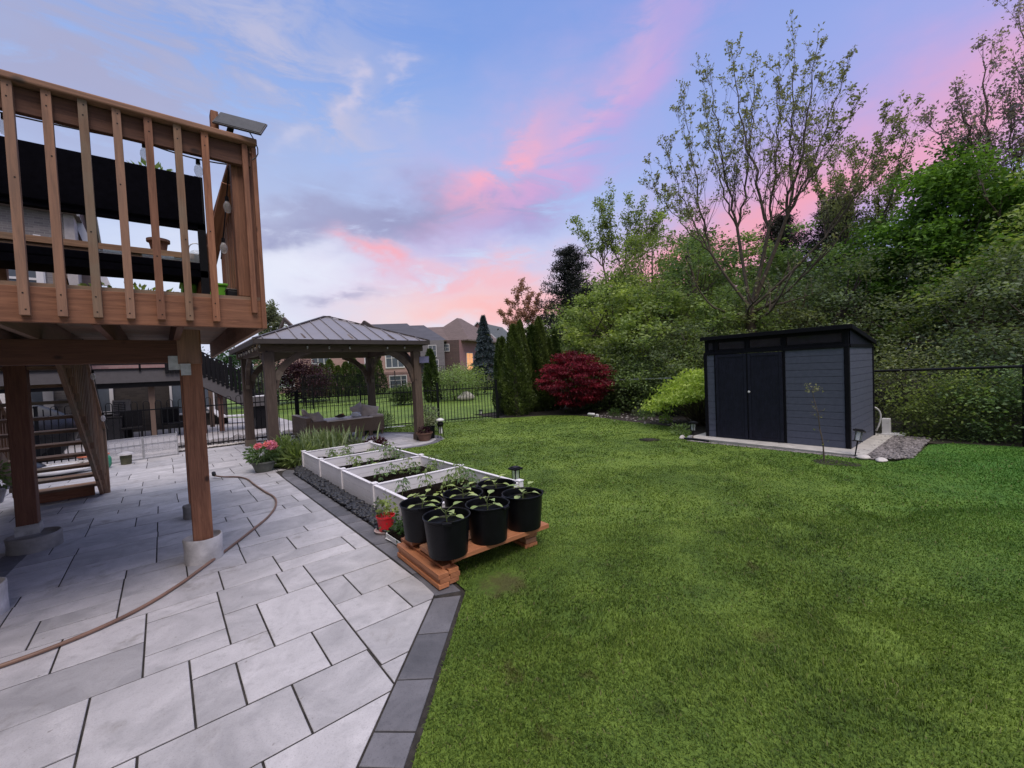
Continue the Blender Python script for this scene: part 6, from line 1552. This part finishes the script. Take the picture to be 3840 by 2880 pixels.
for k in range(9):
    a = k*.7; mb.tube(curve((11.0, 9.85, 0), (11.0+.15*math.cos(a), 9.85+.15*math.sin(a), .5), (11+.8*math.cos(a), 9.85+.8*math.sin(a), 1.3), 6), [.05, .04, .032, .024, .015, .008], 5)
mb.build('trunk', M['barkdark'], t, smooth=True)
# chartreuse shrub beside the shed: layered flat sprays over many stems
t = thing('burning_bush', 'bright yellow-green layered shrub left of the shed', 'shrub', (10.38, 5.12, 0)); q_ = np.random.default_rng(32); mb = MB(); C = []
for k in range(150):
    a = q_.uniform(0, 6.28); r_ = q_.uniform(0, 1)**.6; z = .62+.72*(1-r_**2.4)*q_.uniform(.4, 1)+.08*q_.random(); C.append([10.38+1.05*r_*math.cos(a), 5.12+1.15*r_*math.sin(a), z])
C = np.array(C); C[:, 2] += .22*np.clip((5.12-C[:, 1])/1.1, -1, 1)
per = 90; P = (C[:, None, :]+q_.normal(size=(150, per, 3))*np.array([.15, .15, .022])).reshape(-1, 3)
leaves('crown', P, .075, M['lf_chart'], t, np.repeat(q_.uniform(.2, .85, 150), per), aspect=.5, seed=6)
for k in range(0, 150, 2): mb.tube(curve((10.38+.1*q_.normal(), 5.12+.1*q_.normal(), 0), (10.38+(C[k, 0]-10.38)*.4, 5.12+(C[k, 1]-5.12)*.4, .42), tuple(C[k]), 5), [.014, .012, .010, .007, .004], 4, cap=False)
mb.build('stems', M['bark'], t)
# plants and stones in the bed between the maple and the shed
for k, (x, y, r_, m_, lab) in enumerate(((10.9, 8.1, .2, 'lf_house', 'small green plant in the stony bed near the red maple'), (10.75, 6.9, .24, 'lf_veg', 'spiky pale green plant in the middle of the stony bed'), (10.45, 6.1, .16, 'lf_chart', 'small yellow-green plant in the stony bed by the big shrub'), (8.75, 4.75, .2, 'lf_mid', 'low green plant by the lantern left of the shed'), (11.4, 7.6, .2, 'lf_grey', 'grey-green plant at the foot of the chain link fence'))):
    leafy('bed_plant', lab, 'plant', (x, y, 0), (r_, r_, r_*.7), 260, .06, M[m_], None, 60+k, 'small plants in the stony bed', stems=6, droop=-.4, asp=.3)
q = random.Random(21)
P = [(10.0+(y-5)*.17+q.gauss(.35, .3), y, .01) for y in [q.uniform(5.1, 9.0) for _ in range(110)]]
stones('bed_stones', P, plain('bed_stone', (.30, .28, .27, 1), .9, .35, 9), .012, .042, 'pale stones scattered along the planted bed', seed=24)
t = thing('white_ornament', 'white shell-shaped ornament at the lawn edge near the red maple', 'ornament', (10.62, 8.75, 0)); MB().blobby((10.62, 8.8, .08), (.07, .15, .045), 5, 3, .08).build('shell', M['white'], t, smooth=True); MB().box((10.6, 8.55, .05), (.07, .09, .08)).build('foot', M['white'], t, bevel=.01)
# blue spruce, far hedges and bushes
cone_tree('blue_spruce', 'blue-grey spruce in front of the brick houses', 'tree', PD(.592, .806, 38), 6.6, 3.3, 26000, .17, M['lf_spruce'], 301, .85, None, False, 9)
hed = cone_tree('hedge_cedar', 'leftmost cedar of the far hedge seen through the gazebo', 'cedar', PD(.252, .967, 44), 2.9, 1.7, 3200, .16, M['lf_cedar'], 302, .55, 'cedars of the far hedge')
hn = ['second', 'third', 'fourth', 'fifth', 'sixth', 'seventh', 'eighth', 'ninth']
for k in range(8):
    dx = .268+.0155*k; copy_tree(hed, PD(dx, math.sqrt(1-dx*dx), 44-.6*k), k, (1, 1, 1+.12*math.sin(k*2.1)+.05), '%s cedar from the left in the far hedge seen through the gazebo' % hn[k])
cone_tree('round_cedar', 'broad cedar standing behind the right front gazebo post', 'cedar', PD(.484, .875, 24.6), 3.0, .95, 8000, .11, M['lf_cedar'], 303, .45, None)
crown_tree('round_bush', 'clipped round dark bush on the neighbour lawn', 'bush', PD(.425, .905, 23.8), 1.15, 1.7, 50, 120, .07, M['lf_cedar'], 304, z0=.02, r0=.03, loose=.09, shape=0)
crown_tree('lawn_shrub', 'yellow-green shrub on the neighbour lawn behind the iron fence', 'shrub', PD(.53, .848, 25), 2.0, 3.0, 46, 130, .08, M['lf_fresh'], 305, z0=.12, r0=.04, loose=.11)
crown_tree('lawn_shrub', 'grey-green shrub left of the yellow-green one on the neighbour lawn', 'shrub', PD(.502, .865, 27), 2.1, 2.4, 40, 120, .08, M['lf_grey'], 306, z0=.1, r0=.04, loose=.12)
crown_tree('lawn_shrub', 'low green shrub at the foot of the blue spruce', 'shrub', PD(.555, .832, 31), 1.9, 3.4, 40, 120, .1, M['lf_mid'], 307, z0=.05, r0=.04, loose=.12)
crown_tree('plum_tree', 'dark purple-red tree seen through the left side of the gazebo', 'tree', PD(.232, .973, 34), 3.3, 4.6, 50, 200, .13, M['lf_darkred'], 308, z0=.06, loose=.1)
crown_tree('garden_tree', 'dark green tree behind the neighbour stairs', 'tree', PD(.13, .99, 32), 4.2, 4.0, 50, 170, .14, M['lf_house'], 309, z0=.1, loose=.1)
crown_tree('garden_tree', 'pale round shrub beside the neighbour stair railing', 'tree', PD(.155, .988, 27), 2.7, 1.7, 36, 120, .1, M['lf_grey'], 310, z0=.1, loose=.1, r0=.05)
tag(MB().blobby((13.5, 20.5, .2), (.55, .4, .3), 3, 3, .1).build('boulder', M['stone'], smooth=True), 'pale boulder on the neighbour lawn near the cedars', 'boulder')
# ================================================================ grass blades on the lawn (uncountable)
def inside(P, poly_):
    x, y = P[:, 0], P[:, 1]; c = np.zeros(len(P), bool); n_ = len(poly_)
    for i in range(n_):
        x1, y1 = poly_[i]; x2, y2 = poly_[(i+1) % n_]
        k = ((y1 > y) != (y2 > y)) & (x < (x2-x1)*(y-y1)/((y2-y1) or 1e-9)+x1); c ^= k
    return c
q_ = np.random.default_rng(91); PT = []; HT = []; WT = []
axr = np.array([AR.x, AR.y]); axf = np.array([AF.x, AF.y])
for (d0, d1, dens, hh, ww) in ((.9, 2.6, 21000, .026, .0024), (2.6, 4.2, 10500, .025, .0034), (4.2, 6.5, 3800, .023, .006), (6.5, 9.5, 1400, .024, .010), (9.5, 14, 520, .026, .017)):
    wmax = 1.3*d1; n = int((d1-d0)*2*wmax*dens); f = q_.uniform(d0, d1, n); s = q_.uniform(-wmax, wmax, n)
    p = f[:, None]*axf+s[:, None]*axr; k = inside(p, LAWN) & (np.abs(s) < 1.27*f+.4)
    # thin and bare spots
    m = np.sin(p[:, 0]*2.3+1.3*np.sin(p[:, 1]*1.7))*np.sin(p[:, 1]*2.9+np.sin(p[:, 0]*3.1)); k &= (q_.uniform(0, 1, n) < np.where(m > .82, .45, 1))
    k &= ~((((p[:, 0]-1.86)/.28)**2+((p[:, 1]-2.52)/.22)**2) < q_.uniform(.3, 1.2, n))
    p = p[k]; PT.append(p); HT.append(np.full(len(p), hh)*(1+.25*m[k])); WT.append(np.full(len(p), ww))
PT = np.concatenate(PT); hh = np.concatenate(HT)*q_.uniform(.5, 1.35, len(PT)); ww = np.concatenate(WT); n = len(PT)
a = q_.uniform(0, 6.283, n); lean = np.abs(q_.normal(.5, .35, n)); dr_ = np.stack([np.cos(a), np.sin(a)], 1)
wind = np.stack([np.sin(PT[:, 0]*3+PT[:, 1]), np.cos(PT[:, 1]*2.6-PT[:, 0])], 1)*.4; dr_ = dr_+wind
sd_ = np.stack([-np.sin(a), np.cos(a)], 1); z0 = np.full(n, .004)
def v3(xy, z): return np.concatenate([xy, z[:, None]], 1)
b0 = v3(PT-sd_*ww[:, None], z0); b1 = v3(PT+sd_*ww[:, None], z0); mp_ = PT+dr_*(hh*lean*.35)[:, None]
m0 = v3(mp_-sd_*ww[:, None]*.8, hh*.6); m1 = v3(mp_+sd_*ww[:, None]*.8, hh*.6); tp = v3(PT+dr_*(hh*lean)[:, None], hh*(1-.3*np.minimum(lean, 1.2)))
V = np.stack([b0, b1, m1, m0, tp], 1).reshape(-1, 3); i = np.arange(n)*5
F = np.stack([np.stack([i, i+1, i+2], 1), np.stack([i, i+2, i+3], 1), np.stack([i+3, i+2, i+4], 1)], 1).reshape(-1, 3)
o = npmesh('grass', V, F, M['blade'], None, np.repeat(q_.uniform(0, 1, n), 5)); tag(o, 'short green grass blades of the lawn', 'grass', kind='stuff')
print('grass blades', n)
